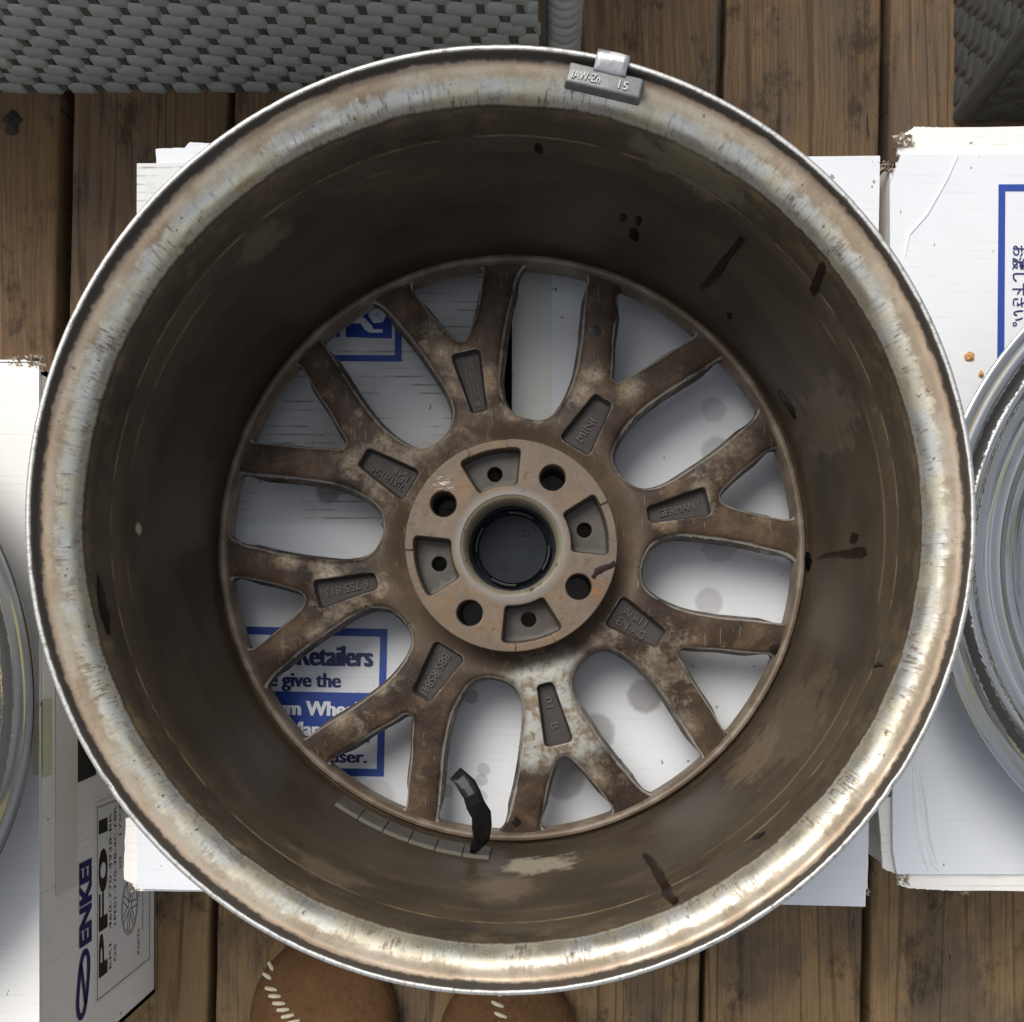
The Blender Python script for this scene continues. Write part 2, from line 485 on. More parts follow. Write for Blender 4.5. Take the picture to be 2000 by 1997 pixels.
def mat_wood():
    m = M('weathered_deck_wood')
    p = m.pos()
    rnd = m.rnd()
    x, y, z = m.sep(p)
    xo = m.add(x, m.mul(rnd, 13.7))
    yo = m.add(y, m.mul(rnd, 31.0))
    v = m.comb(xo, yo, z)
    warp = m.noise(m.map(v, (6, 1.3, 1)), 1.0, 3, 0.5)
    xr = m.add(xo, m.mul(m.sub(warp, 0.5), 0.05))
    rings = m.math('SINE', m.mul(m.add(m.mul(xr, 78.0), m.mul(m.noise(m.comb(m.mul(xo, 28.0), m.mul(yo, 0.8), 1.0), 1.0, 2, 0.5), 5.0)), 2 * math.pi))
    amp = m.noise(m.map(v, (30, 3, 1), (7, 1, 0)), 1.0, 3, 0.6)
    line = m.mul(m.step(rings, 0.55, 0.98), m.step(amp, 0.36, 0.62))
    grain = m.noise(m.comb(m.mul(xr, 420.0), m.mul(yo, 7.0), 0.0), 1.0, 4, 0.8)
    fib = m.noise(m.comb(m.mul(xr, 1100.0), m.mul(yo, 45.0), 5.0), 1.0, 3, 0.75)
    blot = m.noise(m.map(v, (9, 4.5, 1)), 1.0, 5, 0.62)
    blot2 = m.noise(m.map(v, (26, 13, 1), (4, 2, 0)), 1.0, 6, 0.72)
    fleck = m.noise(m.map(v, (230, 90, 1)), 1.0, 4, 0.7)
    col = m.mix(rnd, (0.104, 0.066, 0.038), (0.135, 0.085, 0.046))
    col = m.mix(m.mul(m.step(grain, 0.42, 0.62), 0.65), col, (0.212, 0.140, 0.080))
    gold = m.step(m.noise(m.map(v, (14, 5, 1), (9, 9, 0)), 1.0, 4, 0.6), 0.52, 0.66)
    col = m.mix(m.mul(gold, 0.40), col, (0.205, 0.122, 0.052))
    golden_end = m.inv(m.step(m.add(y, m.mul(m.sub(blot, 0.5), 0.9)), -0.34, -0.10))       # boards lighter and more golden towards low Y
    col = m.mix(m.mul(golden_end, 0.68), col, m.mix(grain, (0.205, 0.128, 0.058), (0.38, 0.250, 0.120)))
    col = m.mix(m.mul(m.step(blot, 0.46, 0.64), 0.60), col, m.mix(fib, (0.062, 0.053, 0.043), (0.112, 0.096, 0.078)))
    col = m.mix(m.mul(m.step(blot2, 0.52, 0.66), 0.70), col, (0.026, 0.019, 0.014))
    col = m.mix(m.mul(line, 0.56), col, (0.034, 0.023, 0.015))
    col = m.mix(m.mul(m.step(fib, 0.54, 0.72), 0.45), col, (0.028, 0.019, 0.013))
    col = m.mix(m.mul(m.step(fleck, 0.62, 0.72), 0.55), col, (0.020, 0.014, 0.010))
    col = m.mix(m.mul(m.step(m.noise(m.map(v, (300, 200, 1)), 1, 2), 0.77, 0.80), 0.5), col, (0.36, 0.32, 0.26))
    # drying cracks
    ck = m.noise(m.comb(m.mul(m.add(xo, m.mul(warp, 0.02)), 95.0), m.mul(yo, 2.6), 3.0), 1.0, 2, 0.4)
    crack = m.mul(m.mul(m.step(ck, 0.495, 0.500), m.inv(m.step(ck, 0.500, 0.505))), m.step(blot, 0.50, 0.58))
    col = m.mix(m.mul(crack, 0.9), col, (0.012, 0.009, 0.007))
    # a few knots
    k = m.vor(m.map(v, (5.2, 2.4, 0.0)), 1.0)
    knot = m.inv(m.step(k, 0.035, 0.075))
    col = m.mix(m.mul(knot, 0.85), col, (0.034, 0.022, 0.014))
    h = m.add(m.mul(grain, 0.6), m.mul(fib, 0.4))
    return m.out(col, m.mixf(blot, 0.66, 0.85), 0.0, m.bump(h, 0.6, 0.0010), 0.16)


def mat_card(name, tint=(0.80, 0.80, 0.80), dirty=0.5, spots=()):
    m = M(name)
    p = m.pos()
    x, y, z = m.sep(p)
    n = m.noise(p, 14, 4, 0.6)
    col = m.mix(n, tint, tuple(c * 0.95 for c in tint))
    # dirt caught on the corrugation ribs
    rib = m.math('SINE', m.mul(m.add(y, m.mul(m.noise(m.map(p, (3, 3, 3)), 1.0), 0.004)), 2 * math.pi / 0.0058))
    ribm = m.mul(m.step(rib, 0.60, 0.98), m.step(m.noise(m.map(p, (24, 90, 1), (2, 5, 0)), 1.0, 4, 0.65), 0.46, 0.66))
    col = m.mix(m.mul(ribm, dirty), col, (0.28, 0.27, 0.25))
    col = m.mix(m.mul(m.step(m.noise(m.map(p, loc=(1, 4, 2)), 22, 5, 0.65), 0.52, 0.72), dirty * 0.55), col, (0.46, 0.43, 0.37))
    speck = m.noise(m.map(p, (170, 110, 100), (0, 3, 0)), 1.0, 2, 0.5)
    col = m.mix(m.mul(m.step(speck, 0.735, 0.76), 0.85), col, (0.20, 0.18, 0.16))
    if spots: jit = m.mul(m.sub(m.noise(p, 150, 5, 0.75), 0.5), 0.0060)
    for (u, v, rad, dk) in spots:
        c = P(u, v, 0.7268)
        d = m.add(m.dist(p, c), jit)
        col = m.mix(m.mul(m.mul(m.inv(m.step(d, rad * 0.62, rad * 0.86)), m.add(0.85, m.mul(jit, 90.0))), min(1.0, dk * 1.25)), col, (0.30, 0.28, 0.28))
    h = m.add(m.mul(m.math('SINE', m.mul(y, 2 * math.pi / 0.0058)), 0.012), m.mul(m.noise(p, 30, 2, 0.5), 0.8))
    return m.out(col, 0.5, 0.0, m.bump(h, 0.25, 0.0012), 0.35)


def mat_polished(name, tint=(0.62, 0.63, 0.64), grime=((26, 32),), dull=0.2):
    m = M(name)
    pol = m.attr('polar', True)
    c, s_, sm = m.sep(pol)

    def pv(k, kz, o=0.0):
        return m.comb(m.add(m.mul(c, k), o), m.mul(s_, k), m.mul(sm, kz))
    fl = m.noise(pv(55, 0.35), 1.0, 5, 0.7)
    br = m.noise(pv(2.0, 1.6, 4), 1.0, 3, 0.6)
    big = m.noise(pv(8, 0.06, 8), 1.0, 4, 0.6)
    col = m.mix(br, tint, tuple(v * 0.88 for v in tint))
    col = m.mix(m.mul(m.step(fl, 0.58, 0.75), dull), col, (0.20, 0.18, 0.15))
    met = 1.0
    rgh = m.add(m.mixf(br, 0.07, 0.13), m.mul(big, 0.08))
    gm = None
    for a, b in grime:
        sN = m.add(sm, m.mul(m.sub(fl, 0.5), 7.0))
        g = m.mul(m.step(sN, a - 0.8, a + 0.8), m.inv(m.step(sN, b - 0.8, b + 0.8)))
        gm = g if gm is None else m.mx(gm, g)
    dark_refl = m.noise(pv(1.4, 0.22, 15), 1.0, 4, 0.6)
    col = m.mix(m.mul(m.step(dark_refl, 0.50, 0.66), 0.85), col, (0.12, 0.11, 0.09))  # dark reflections painted into the alloy colour as patches
    col = m.mix(m.mul(m.step(m.noise(pv(30, 0.5, 33), 1.0, 4, 0.7), 0.58, 0.70), 0.3), col, (0.20, 0.19, 0.17))
    col = m.mix(m.mul(m.step(m.noise(pv(2.0, 0.3, 25), 1.0, 3), 0.56, 0.66), 0.7), col, (0.52, 0.43, 0.16))  # golden reflections painted in as yellow patches
    col = m.mix(gm, col, (0.022, 0.020, 0.018))
    return m.out(col, m.mixf(gm, rgh, 0.6), m.mixf(gm, met, 0.1), m.bump(m.mul(gm, 0.7), 0.35, 0.0006))


def mat_wicker(name='grey_resin_wicker', f=1.0):
    m = M(name)
    p = m.pos()
    n = m.noise(m.map(p, (60, 200, 200)), 1.0, 4, 0.6)
    n2 = m.noise(p, 9, 3, 0.5)
    rnd = m.rnd()
    col = m.mix(n, (0.250, 0.260, 0.258), (0.370, 0.380, 0.372))
    col = m.mix(m.mul(n2, 0.5), col, (0.330, 0.325, 0.295))
    col = m.mix(m.mul(rnd, 0.30), col, (0.150, 0.155, 0.158))
    col = m.mix(1.0, col, (f * 0.94, f, f * 1.04), 'MULTIPLY')
    g = m.noise(m.map(p, (20, 20, 900)), 1.0, 2)
    return m.out(col, 0.36, 0.0, m.bump(m.add(n, g), 0.2, 0.0005), 0.5)


def mat_leather():
    m = M('tan_suede_leather')
    p = m.pos()
    n = m.noise(p, 34, 5, 0.65)
    n2 = m.noise(p, 620, 4, 0.7)
    n3 = m.noise(p, 190, 4, 0.6)
    col = m.mix(n, (0.105, 0.055, 0.024), (0.185, 0.100, 0.046))
    col = m.mix(m.mul(m.step(m.add(m.mul(n3, 0.6), m.mul(n2, 0.4)), 0.46, 0.62), 0.55), col, (0.085, 0.038, 0.014))
    return m.out(col, 0.9, 0.0, m.bump(m.add(m.mul(n2, 0.6), m.add(n3, m.mul(n, 1.5))), 1.0, 0.0022), 0.12)


MAT_SPOKE = mat_spoke(); MAT_POCKET = mat_spoke(True); MAT_HUB = mat_hub(); MAT_BORE = mat_bore()
MAT_CAP = mat_simple('black_plastic', (0.010, 0.0125, 0.016), (0.018, 0.021, 0.026), 0.45, 0, 60, 0.08, 0.12)
MAT_TAB = mat_simple('glint_toned_plastic', (0.045, 0.046, 0.048), (0.085, 0.085, 0.084), 0.35, 0, 200, 0.2)  # lighter tone stands in for glints along the tabs
MAT_ZINC = mat_simple('dull_zinc', (0.12, 0.12, 0.12), (0.25, 0.25, 0.245), 0.5, 0.35, 200, 0.35)
MAT_ZINC_WORN = mat_simple('rubbed_zinc_letters', (0.34, 0.34, 0.33), (0.46, 0.46, 0.45), 0.45, 0.3, 300, 0.2)
MAT_CLIP = mat_simple('bright_steel_clip', (0.36, 0.36, 0.36), (0.58, 0.58, 0.58), 0.34, 0.8, 260, 0.4)
MAT_LETTER = mat_simple('raised_casting_letters', (0.070, 0.058, 0.049), (0.100, 0.084, 0.070), 0.55, 0.0, 300, 0.2)
MAT_STICK = mat_simple('dusty_adhesive_weight', (0.048, 0.043, 0.038), (0.085, 0.076, 0.064), 0.6, 0.0, 150, 0.3)
MAT_STICK_EDGE = mat_simple('dusty_weight_edge', (0.070, 0.062, 0.045), (0.125, 0.112, 0.082), 0.65, 0.0, 300, 0.4)
MAT_TAPE_BLACK = mat_simple('black_foil_tape', (0.006, 0.006, 0.006), (0.015, 0.014, 0.013), 0.40, 0.0, 60, 0.3, 0.3)
MAT_OIL = mat_simple('dark_brown_oil', (0.004, 0.003, 0.002), (0.010, 0.006, 0.004), 0.30, 0.0, 90, 0.05, 0.25)
MAT_RUSTOIL = mat_simple('rusty_brown_oil', (0.005, 0.0035, 0.0025), (0.024, 0.011, 0.005), 0.30, 0.0, 160, 0.1, 0.25)
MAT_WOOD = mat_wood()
SPOTS = [(1165, 1430, 0.017, 0.62), (1260, 1360, 0.016, 0.72), (1385, 1175, 0.013, 0.45), (1385, 640 + 40, 0.012, 0.45), (1395, 800, 0.012, 0.35),
         (1400, 880, 0.014, 0.45), (1405, 1065, 0.016, 0.35), (1100, 1520, 0.020, 0.65), (940, 1525, 0.006, 0.45), (940, 1555, 0.006, 0.4),
         (870, 1545, 0.007, 0.5), (945, 1503, 0.006, 0.45), (920, 1360, 0.007, 0.6), (640, 958, 0.012, 0.85), (735, 1555, 0.016, 0.25)]
MAT_CARD = mat_card('white_cardboard_top', (0.72, 0.735, 0.755), 0.10, SPOTS)
MAT_CARD_CREAM = mat_card('cream_cardboard_top', (0.80, 0.78, 0.745), 0.12)
MAT_CARD_DIRTY = mat_card('white_cardboard_grubby', (0.66, 0.665, 0.655), 1.0, SPOTS[13:14])
MAT_CARD_SIDE = mat_card('white_cardboard_side', (0.86, 0.83, 0.77), 0.25)
MAT_KRAFT = mat_simple('torn_kraft_card', (0.34, 0.26, 0.18), (0.62, 0.55, 0.46), 0.85, 0.0, 160, 0.6, 0.1, 0.001)
MAT_BLUE = mat_simple('blue_print', (0.010, 0.045, 0.270), (0.016, 0.060, 0.320), 0.45, 0, 300, 0.05)
MAT_NAVY = mat_simple('navy_print', (0.010, 0.012, 0.095), (0.014, 0.018, 0.120), 0.5, 0, 300, 0.05)
MAT_BLACK = mat_simple('black_print', (0.012, 0.010, 0.009), (0.020, 0.017, 0.015), 0.5, 0, 300, 0.05)
MAT_WHITEPRINT = mat_simple('white_print', (0.74, 0.75, 0.77), (0.78, 0.79, 0.80), 0.5, 0, 300, 0.05)
MAT_LABEL = mat_simple('grey_label_paper', (0.74, 0.72, 0.68), (0.78, 0.76, 0.72), 0.45, 0, 90, 0.05)
MAT_YTAPE = mat_simple('yellowed_tape', (0.56, 0.55, 0.34), (0.64, 0.62, 0.42), 0.25, 0, 90, 0.1)
MAT_CTAPE = mat_simple('clear_packing_tape', (0.54, 0.55, 0.50), (0.64, 0.65, 0.61), 0.22, 0, 40, 0.12)
MAT_HOLE = mat_simple('dark_inside', (0.006, 0.005, 0.005), (0.012, 0.010, 0.009), 0.8, 0, 60, 0.1)
MAT_WICKER = mat_wicker()
MAT_WICKER_DARK = mat_wicker('charcoal_resin_wicker', 0.22)
MAT_UPRIGHT = mat_simple('dark_wicker_upright', (0.055, 0.053, 0.048), (0.085, 0.081, 0.073), 0.5, 0, 200, 0.3)
MAT_LEATHER = mat_leather()
MAT_LACE = mat_simple('cream_lace', (0.56, 0.49, 0.34), (0.68, 0.61, 0.46), 0.6, 0, 500, 0.3)
MAT_SOLE = mat_simple('dark_rubber_sole', (0.030, 0.022, 0.017), (0.050, 0.038, 0.030), 0.8, 0, 200, 0.3)
MAT_CRUMB = mat_simple('orange_crumb', (0.42, 0.20, 0.06), (0.60, 0.34, 0.14), 0.6, 0, 400, 0.4)
MAT_SOIL = mat_simple('dark_soil', (0.020, 0.015, 0.011), (0.040, 0.030, 0.022), 0.95, 0, 12, 0.5)
MAT_POLISH_R = mat_polished('polished_alloy', (0.52, 0.52, 0.515), ((17.0, 25.0), (31.6, 33.0)), 0.25)
MAT_POLISH_L = mat_polished('oxidised_alloy', (0.20, 0.20, 0.19), ((15.0, 24.0), (26.0, 36.0)), 0.95)

# ------------------------------------------------------------------ ground and deck
bm = bmesh.new()
bmesh.ops.create_grid(bm, x_segments=1, y_segments=1, size=40)
me = bpy.data.meshes.new('ground'); bm.to_mesh(me); bm.free()
tag(link('ground', me, MAT_SOIL, None, (0, 0, -0.45)), kind='structure')

deck = tag(empty('deck', (0, 0, 0), (0, 0, R(-1.2))), kind='structure')
gapx = {-3: 0.008, -2: 0.009, -1: 0.009, 0: 0.0125, 1: 0.0075, 2: 0.007, 3: 0.007, 4: 0.006, 5: 0.0085, 6: 0.006, 7: 0.008, 8: 0.007, 9: 0.008}
for k in range(-3, 9):
    x0 = -0.4430 + 0.1472 * k + gapx[k] / 2
    x1 = -0.4430 + 0.1472 * (k + 1) - gapx[k + 1] / 2
    n = 60
    ys = np.linspace(-0.95, 1.15, n)
    vv, ff = [], []
    prof = [(0, -0.03), (0, -0.0035), (0.0008, -0.0010), (0.0032, 0.0), (0.5, 0.0004), (-0.0032, 0.0), (-0.0008, -0.0010), (0, -0.0035), (0, -0.03)]
    ph = random.random() * 9
    for y in ys:
        wl = 0.0006 * math.sin(y * 7 + ph) + 0.0004 * random.uniform(-1, 1)
        wr = 0.0006 * math.sin(y * 6 + ph * 2) + 0.0004 * random.uniform(-1, 1)
        for i, (px, pz) in enumerate(prof):
            if i < 4: xx = x0 + px + wl
            elif i == 4: xx = (x0 + x1) / 2
            else: xx = x1 + px + wr
            vv.append((xx, y, pz + (0.0004 * math.sin(y * 4 + ph) if pz > -0.01 else 0)))
    q = len(prof)
    for j in range(n - 1):
        for i in range(q - 1):
            ff.append((j * q + i, j * q + i + 1, (j + 1) * q + i + 1, (j + 1) * q + i))
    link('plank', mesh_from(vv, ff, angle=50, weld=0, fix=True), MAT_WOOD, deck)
for y in (-0.62, -0.12, 0.38, 0.88):
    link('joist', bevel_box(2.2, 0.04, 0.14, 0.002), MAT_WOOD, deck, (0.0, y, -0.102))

kp = P(4, 262, H)
kn = lathe([(0.0001, 0.0035), (0.0035, 0.003), (0.006, 0.0012), (0.0080, 0.0004), (0.0080, -0.002), (0.0001, -0.002)], 26, attr=False)
for v in kn.vertices: v.co = Vector((v.co.x * (1 + 0.25 * math.sin(v.co.y * 700)), v.co.y * 1.5 + random.uniform(-.0006, .0006), v.co.z + random.uniform(-.0006, .0006)))
link('knot', kn, MAT_SOIL, deck, deck.matrix_world.inverted() @ Vector((kp.x, kp.y, 0.0)))

# ------------------------------------------------------------------ cardboard boxes
ZT = H - 0.7275           # top of the boxes
PX = 0.7275 / F           # metres per photo pixel on the box tops


def T(u, v, dz=0.0):
    p = P(u, v, H - ZT)
    return Vector((p.x, p.y, ZT + dz))


def quad_slab(pts_px, z1, th, b=0.0006, rag=0.0, seg=14):
    """a card slab whose outline is given in photo pixels on the box-top plane; rag roughens the outline"""
    out = []
    n = len(pts_px)
    for i in range(n):
        a = Vector(pts_px[i]); c = Vector(pts_px[(i + 1) % n])
        k = seg if rag else 1
        for t in range(k):
            q = a.lerp(c, t / k)
            if rag: q = q + Vector((random.uniform(-rag, rag), random.uniform(-rag, rag)))
            p = T(q.x, q.y)
            out.append((p.x, p.y))
    if sum((out[i][0] * out[(i + 1) % len(out)][1] - out[(i + 1) % len(out)][0] * out[i][1]) for i in range(len(out))) < 0: out = out[::-1]
    return prism(out, z1 - th, z1)


def card_box(name, label, corners_px, inset=0.0):
    o = tag(empty(name, (0, 0, 0)), label, 'box', 'cardboard wheel boxes')
    pts = [T(*c) for c in corners_px]
    poly = [(p.x, p.y) for p in pts]
    if sum((poly[i][0] * poly[(i + 1) % 4][1] - poly[(i + 1) % 4][0] * poly[i][1]) for i in range(4)) < 0: poly = poly[::-1]
    # four standing walls
    for i in range(4):
        a = Vector(poly[i]); c = Vector(poly[(i + 1) % 4])
        d = (c - a).normalized(); nrm = Vector((d.y, -d.x))
        q = [a, c, c - nrm * 0.004, a - nrm * 0.004]
        link('side_wall', prism([(p.x, p.y) for p in q], 0.001, ZT - 0.0045), MAT_CARD_SIDE, o)
    link('bottom_panel', prism(poly, 0.0004, 0.004), MAT_CARD_SIDE, o)
    return o


def scrap(name, u, v, r, mat, parent, z=0.0, k=9, dz=0.004):
    """crumpled torn card: a small ragged sheet with depth"""
    vv, ff = [], []
    c = T(u, v)
    for i in range(k):
        for j in range(k):
            x = (i / (k - 1) - 0.5) * 2; y = (j / (k - 1) - 0.5) * 2
            f = r * (1 + random.uniform(-0.18, 0.18))
            vv.append((c.x + x * f + random.uniform(-.1, .1) * r, c.y + y * f * 0.8 + random.uniform(-.1, .1) * r, ZT + z + random.uniform(-dz, dz)))
    for i in range(k - 1):
        for j in range(k - 1):
            if (i in (0, k - 2) or j in (0, k - 2)) and random.random() < 0.45: continue
            ff.append((i * k + j, (i + 1) * k + j, (i + 1) * k + j + 1, i * k + j + 1))
    return link(name, mesh_from(vv, ff, angle=25, weld=0), mat, parent)


def flat(name, poly, mat, parent, z, th=0.0003):
    """print as a thin sheet: poly in photo pixels on the box-top plane"""
    pts = [(T(*p).x, T(*p).y) for p in poly]
    if sum((pts[i][0] * pts[(i + 1) % len(pts)][1] - pts[(i + 1) % len(pts)][0] * pts[i][1]) for i in range(len(pts))) < 0: pts = pts[::-1]
    return link(name, prism(pts, z - th, z), mat, parent)


# middle box under the big wheel
bx = card_box('cardboard_box', 'white cardboard box lying under the big upturned wheel in the middle',
              [(272, 318), (1718, 305), (1692, 1768), (262, 1735)])
link('top_flap', quad_slab([(266, 318), (985, 312), (983, 1040), (264, 1040)], ZT - 0.0012, 0.003), MAT_CARD_DIRTY, bx)
link('top_flap', quad_slab([(1001, 311), (1720, 303), (1706, 1040), (999, 1040)], ZT - 0.0012, 0.003), MAT_CARD, bx)
link('top_flap', quad_slab([(262, 1024), (1708, 1024), (1690, 1771), (268, 1736)], ZT + 0.0004, 0.0014), MAT_CARD, bx)
link('box_inside', prism([(T(980, 320).x, T(980, 1030).y), (T(1006, 320).x, T(1006, 1030).y), (T(1006, 320).x, T(1006, 320).y), (T(980, 320).x, T(980, 320).y)], ZT - 0.03, ZT - 0.025), MAT_HOLE, bx)
link('packing_tape', quad_slab([(1002, 313), (1078, 312), (1076, 1022), (1001, 1022)], ZT - 0.0009, 0.0004, rag=0), MAT_CTAPE, bx)
link('back_tab', quad_slab([(299, 285), (356, 283), (366, 272), (420, 276), (480, 300), (480, 330), (302, 330)], ZT - 0.0045, 0.003, rag=0.6, seg=6), MAT_CARD, bx)
link('edge_flap', quad_slab([(240, 1600), (268, 1600), (268, 1742), (258, 1742), (252, 1728), (236, 1722)], ZT - 0.005, 0.003, rag=1.0, seg=8), MAT_CARD_SIDE, bx)
link('edge_flap', quad_slab([(262, 1730), (800, 1744), (800, 1752), (262, 1744)], ZT - 0.005, 0.003, rag=0.8), MAT_CARD_SIDE, bx)
link('edge_flap', quad_slab([(1686, 1560), (1708, 1560), (1705, 1745), (1690, 1755)], ZT - 0.012, 0.003, rag=0.8), MAT_CARD_SIDE, bx)
scrap('torn_corner', 1716, 322, 0.0045, MAT_KRAFT, bx, -0.004)
scrap('torn_corner', 1686, 1768, 0.0035, MAT_KRAFT, bx, -0.006)
scrap('torn_corner', 256, 1736, 0.0035, MAT_KRAFT, bx, -0.006)
scrap('torn_corner', 1700, 1750, 0.003, MAT_KRAFT, bx, -0.012)
zt = ZT + 0.0009
# notice frame of the lower flap
fr = [(352, 1222), (757, 1229), (750, 1517), (345, 1510)]
fi = [(366, 1237), (743, 1244), (736, 1502), (359, 1495)]
for i in range(4):
    j = (i + 1) % 4
    flat('printed_frame', [fr[i], fr[j], fi[j], fi[i]], MAT_BLUE, bx, zt)
flat('printed_panel', [(380, 1347), (724, 1354), (722, 1450), (378, 1444)], MAT_BLUE, bx, zt)


def box_text(s, u, v, cap_px, ref, ref_w_px, mat, parent, anchor='r', rot=-1.2, bold=0.008, z=None):
    h = cap_px * PX
    m0 = text_mesh(ref, 0, bold); lo, hi = bounds(m0); bpy.data.meshes.remove(m0)
    m1 = text_mesh(s, 0, bold); l1, h1 = bounds(m1); bpy.data.meshes.remove(m1)
    wid = ref_w_px * PX * (h1[0] - l1[0]) / (hi[0] - lo[0])
    me = fit_text(s, wid, h, 0.0, bold, anchor)
    base_me = me
    bm = bmesh.new()
    for k_, sh in enumerate((-0.055, 0.0, 0.055)):
        c_ = base_me.copy(); c_.transform(Matrix.Translation((sh * h, 0, 0.00003 * k_)))
        bm.from_mesh(c_); bpy.data.meshes.remove(c_)
    me = bpy.data.meshes.new('lettering'); bm.to_mesh(me); bm.free()
    p = T(u, v)
    return link('printed_lettering', me, mat, parent, (p.x, p.y, z or zt), (0, 0, R(rot)))


box_text('For Retailers', 727, 1302, 42, 'Retailers', 145, MAT_NAVY, bx)
box_text('Please give the', 665, 1343, 30, 'give the', 113, MAT_NAVY, bx)
box_text('Aluminum Wheel', 699, 1399, 30, 'Wheel', 100, MAT_WHITEPRINT, bx, z=zt + 0.0004)
box_text('Use Manual', 668, 1438, 29, 'Ma', 42, MAT_WHITEPRINT, bx, z=zt + 0.0004)
box_text('to the user.', 716, 1490, 26, 'user.', 70, MAT_NAVY, bx)
# care symbol on the upper flap
zu = ZT - 0.0007
for q in ([(480, 692), (771, 694), (772, 706), (480, 704)], [(771, 560), (784, 560), (784, 706), (771, 706)], [(480, 560), (492, 560), (492, 692), (480, 692)]):
    flat('printed_frame', q, MAT_BLUE, bx, zu)
flat('printed_symbol', [(675, 572), (765, 572), (765, 661), (675, 658)], MAT_BLUE, bx, zu)
flat('printed_symbol', [(560, 572), (663, 572), (663, 659), (645, 655), (643, 664), (560, 664)], MAT_BLUE, bx, zu)
zs = zu + 0.0004


def zc(x, y): return (480 + x / 4.8225, 500 + y / 4.8225)


def hexa(k): return (1240 + 93 * math.cos(k), 550 - 93 * math.sin(k))


for k in range(3):
    a = R(5 + 120 * k)
    q = [(1240, 550), hexa(a - R(60)), hexa(a), hexa(a + R(60))]
    cx = sum(p[0] for p in q) / 4; cy = sum(p[1] for p in q) / 4
    q = [(cx + (p[0] - cx) * .94, cy + (p[1] - cy) * .94) for p in q]
    flat('printed_symbol', [zc(*p) for p in q], MAT_WHITEPRINT, bx, zs)
flat('printed_symbol', [zc(*p) for p in [(995, 565), (1090, 566), (1120, 585), (1190, 660), (1198, 690), (1285, 690), (1290, 720), (1165, 722), (1120, 695), (1080, 635), (995, 632)]], MAT_WHITEPRINT, bx, zs)
flat('printed_symbol', [zc(*p) for p in [(1000, 510), (1010, 480), (1060, 440), (1190, 405), (1195, 425), (1150, 480), (1110, 518)]], MAT_WHITEPRINT, bx, zs)

# right box
bxr = card_box('cardboard_box', 'white cardboard box at the right with a blue frame and rotated blue lettering',
               [(1742, 312), (3160, 306), (3160, 1706), (1752, 1706)])
link('top_flap', quad_slab([(1760, 302), (3165, 298), (3165, 1708), (1752, 1708), (1744, 1660), (1738, 360)], ZT, 0.003), MAT_CARD, bxr)
link('edge_flap', quad_slab([(1756, 296), (1762, 262), (1790, 243), (1850, 244), (3160, 238), (3160, 306), (1770, 306)], ZT - 0.0035, 0.003, rag=1.2, seg=16), MAT_CARD_SIDE, bxr)
link('edge_flap', quad_slab([(1762, 1702), (3160, 1702), (3160, 1745), (1860, 1743), (1780, 1738), (1756, 1730)], ZT - 0.0035, 0.003, rag=1.0, seg=16), MAT_CARD_SIDE, bxr)
link('edge_flap', quad_slab([(1720, 1560), (1750, 1560), (1756, 1712), (1730, 1700)], ZT - 0.006, 0.003, rag=0.8), MAT_CARD_SIDE, bxr)
scrap('torn_corner', 1768, 272, 0.0062, MAT_KRAFT, bxr, -0.003)
scrap('torn_corner', 1764, 1718, 0.0048, MAT_KRAFT, bxr, -0.003)
scrap('torn_corner', 1738, 322, 0.0040, MAT_KRAFT, bxr, -0.004)
scrap('torn_corner', 1890, 1746, 0.0022, MAT_KRAFT, bxr, -0.005)
zr = ZT + 0.0005
flat('printed_frame', [(1950, 361), (2700, 358), (2700, 371), (1950, 374)], MAT_BLUE, bxr, zr)
flat('printed_frame', [(1950, 374), (1963, 374), (1959, 1000), (1945, 1000)], MAT_BLUE, bxr, zr)
flat('printed_frame', [(1945, 1000), (2700, 998), (2700, 1011), (1945, 1013)], MAT_BLUE, bxr, zr)
flat('printed_frame', [(2687, 371), (2700, 371), (2700, 998), (2687, 998)], MAT_BLUE, bxr, zr)
p = T(1979, 480)
me = fit_text('お渡し下さい。', 158 * PX, 0.0072, 0, 0.016, 'l')
link('printed_lettering', me, MAT_NAVY, bxr, (p.x, p.y, zr), (0, 0, R(-90)))
p = T(2012, 400)
link('printed_lettering', fit_text('この説明書は必ず', 260 * PX, 0.0072, 0, 0.016, 'l'), MAT_NAVY, bxr, (p.x, p.y, zr), (0, 0, R(-90)))


def crease(name, pts, wpx, parent, mat, z=0.0):
    """a raised soft fold in card along a pixel path"""
    vv, ff = [], []
    for i, (u, v) in enumerate(pts):
        c = T(u, v)
        a = T(*pts[max(i - 1, 0)]); b_ = T(*pts[min(i + 1, len(pts) - 1)])
        d = (b_ - a).normalized(); nr = Vector((-d.y, d.x, 0))
        wd = wpx * PX * math.sin(math.pi * (i + 0.4) / (len(pts) - 0.2))
        for t, hz in ((-1, -0.0003), (-0.5, 0.0004), (0, 0.0010), (0.5, 0.0004), (1, -0.0003)):
            q = c + nr * wd * t
            vv.append((q.x, q.y, ZT + z + hz))
    for i in range(len(pts) - 1):
        for j in range(4):
            a = i * 5 + j
            ff.append((a, a + 1, a + 6, a + 5))
    return link(name, mesh_from(vv, ff, angle=80, weld=0), mat, parent)


crease('card_crease', [(1782, 1500), (1784, 1560), (1788, 1620), (1800, 1665), (1812, 1700)], 5, bxr, MAT_CARD)
crease('card_crease', [(1788, 1500), (1796, 1560), (1808, 1640), (1822, 1690), (1836, 1704)], 6, bxr, MAT_CARD)
crease('card_crease', [(1795, 1505), (1805, 1560), (1815, 1640), (1830, 1690)], 4, bxr, MAT_CARD)
crease('card_crease', [(1870, 306), (1850, 350), (1810, 420), (1775, 460), (1768, 500)], 5, bxr, MAT_CARD)

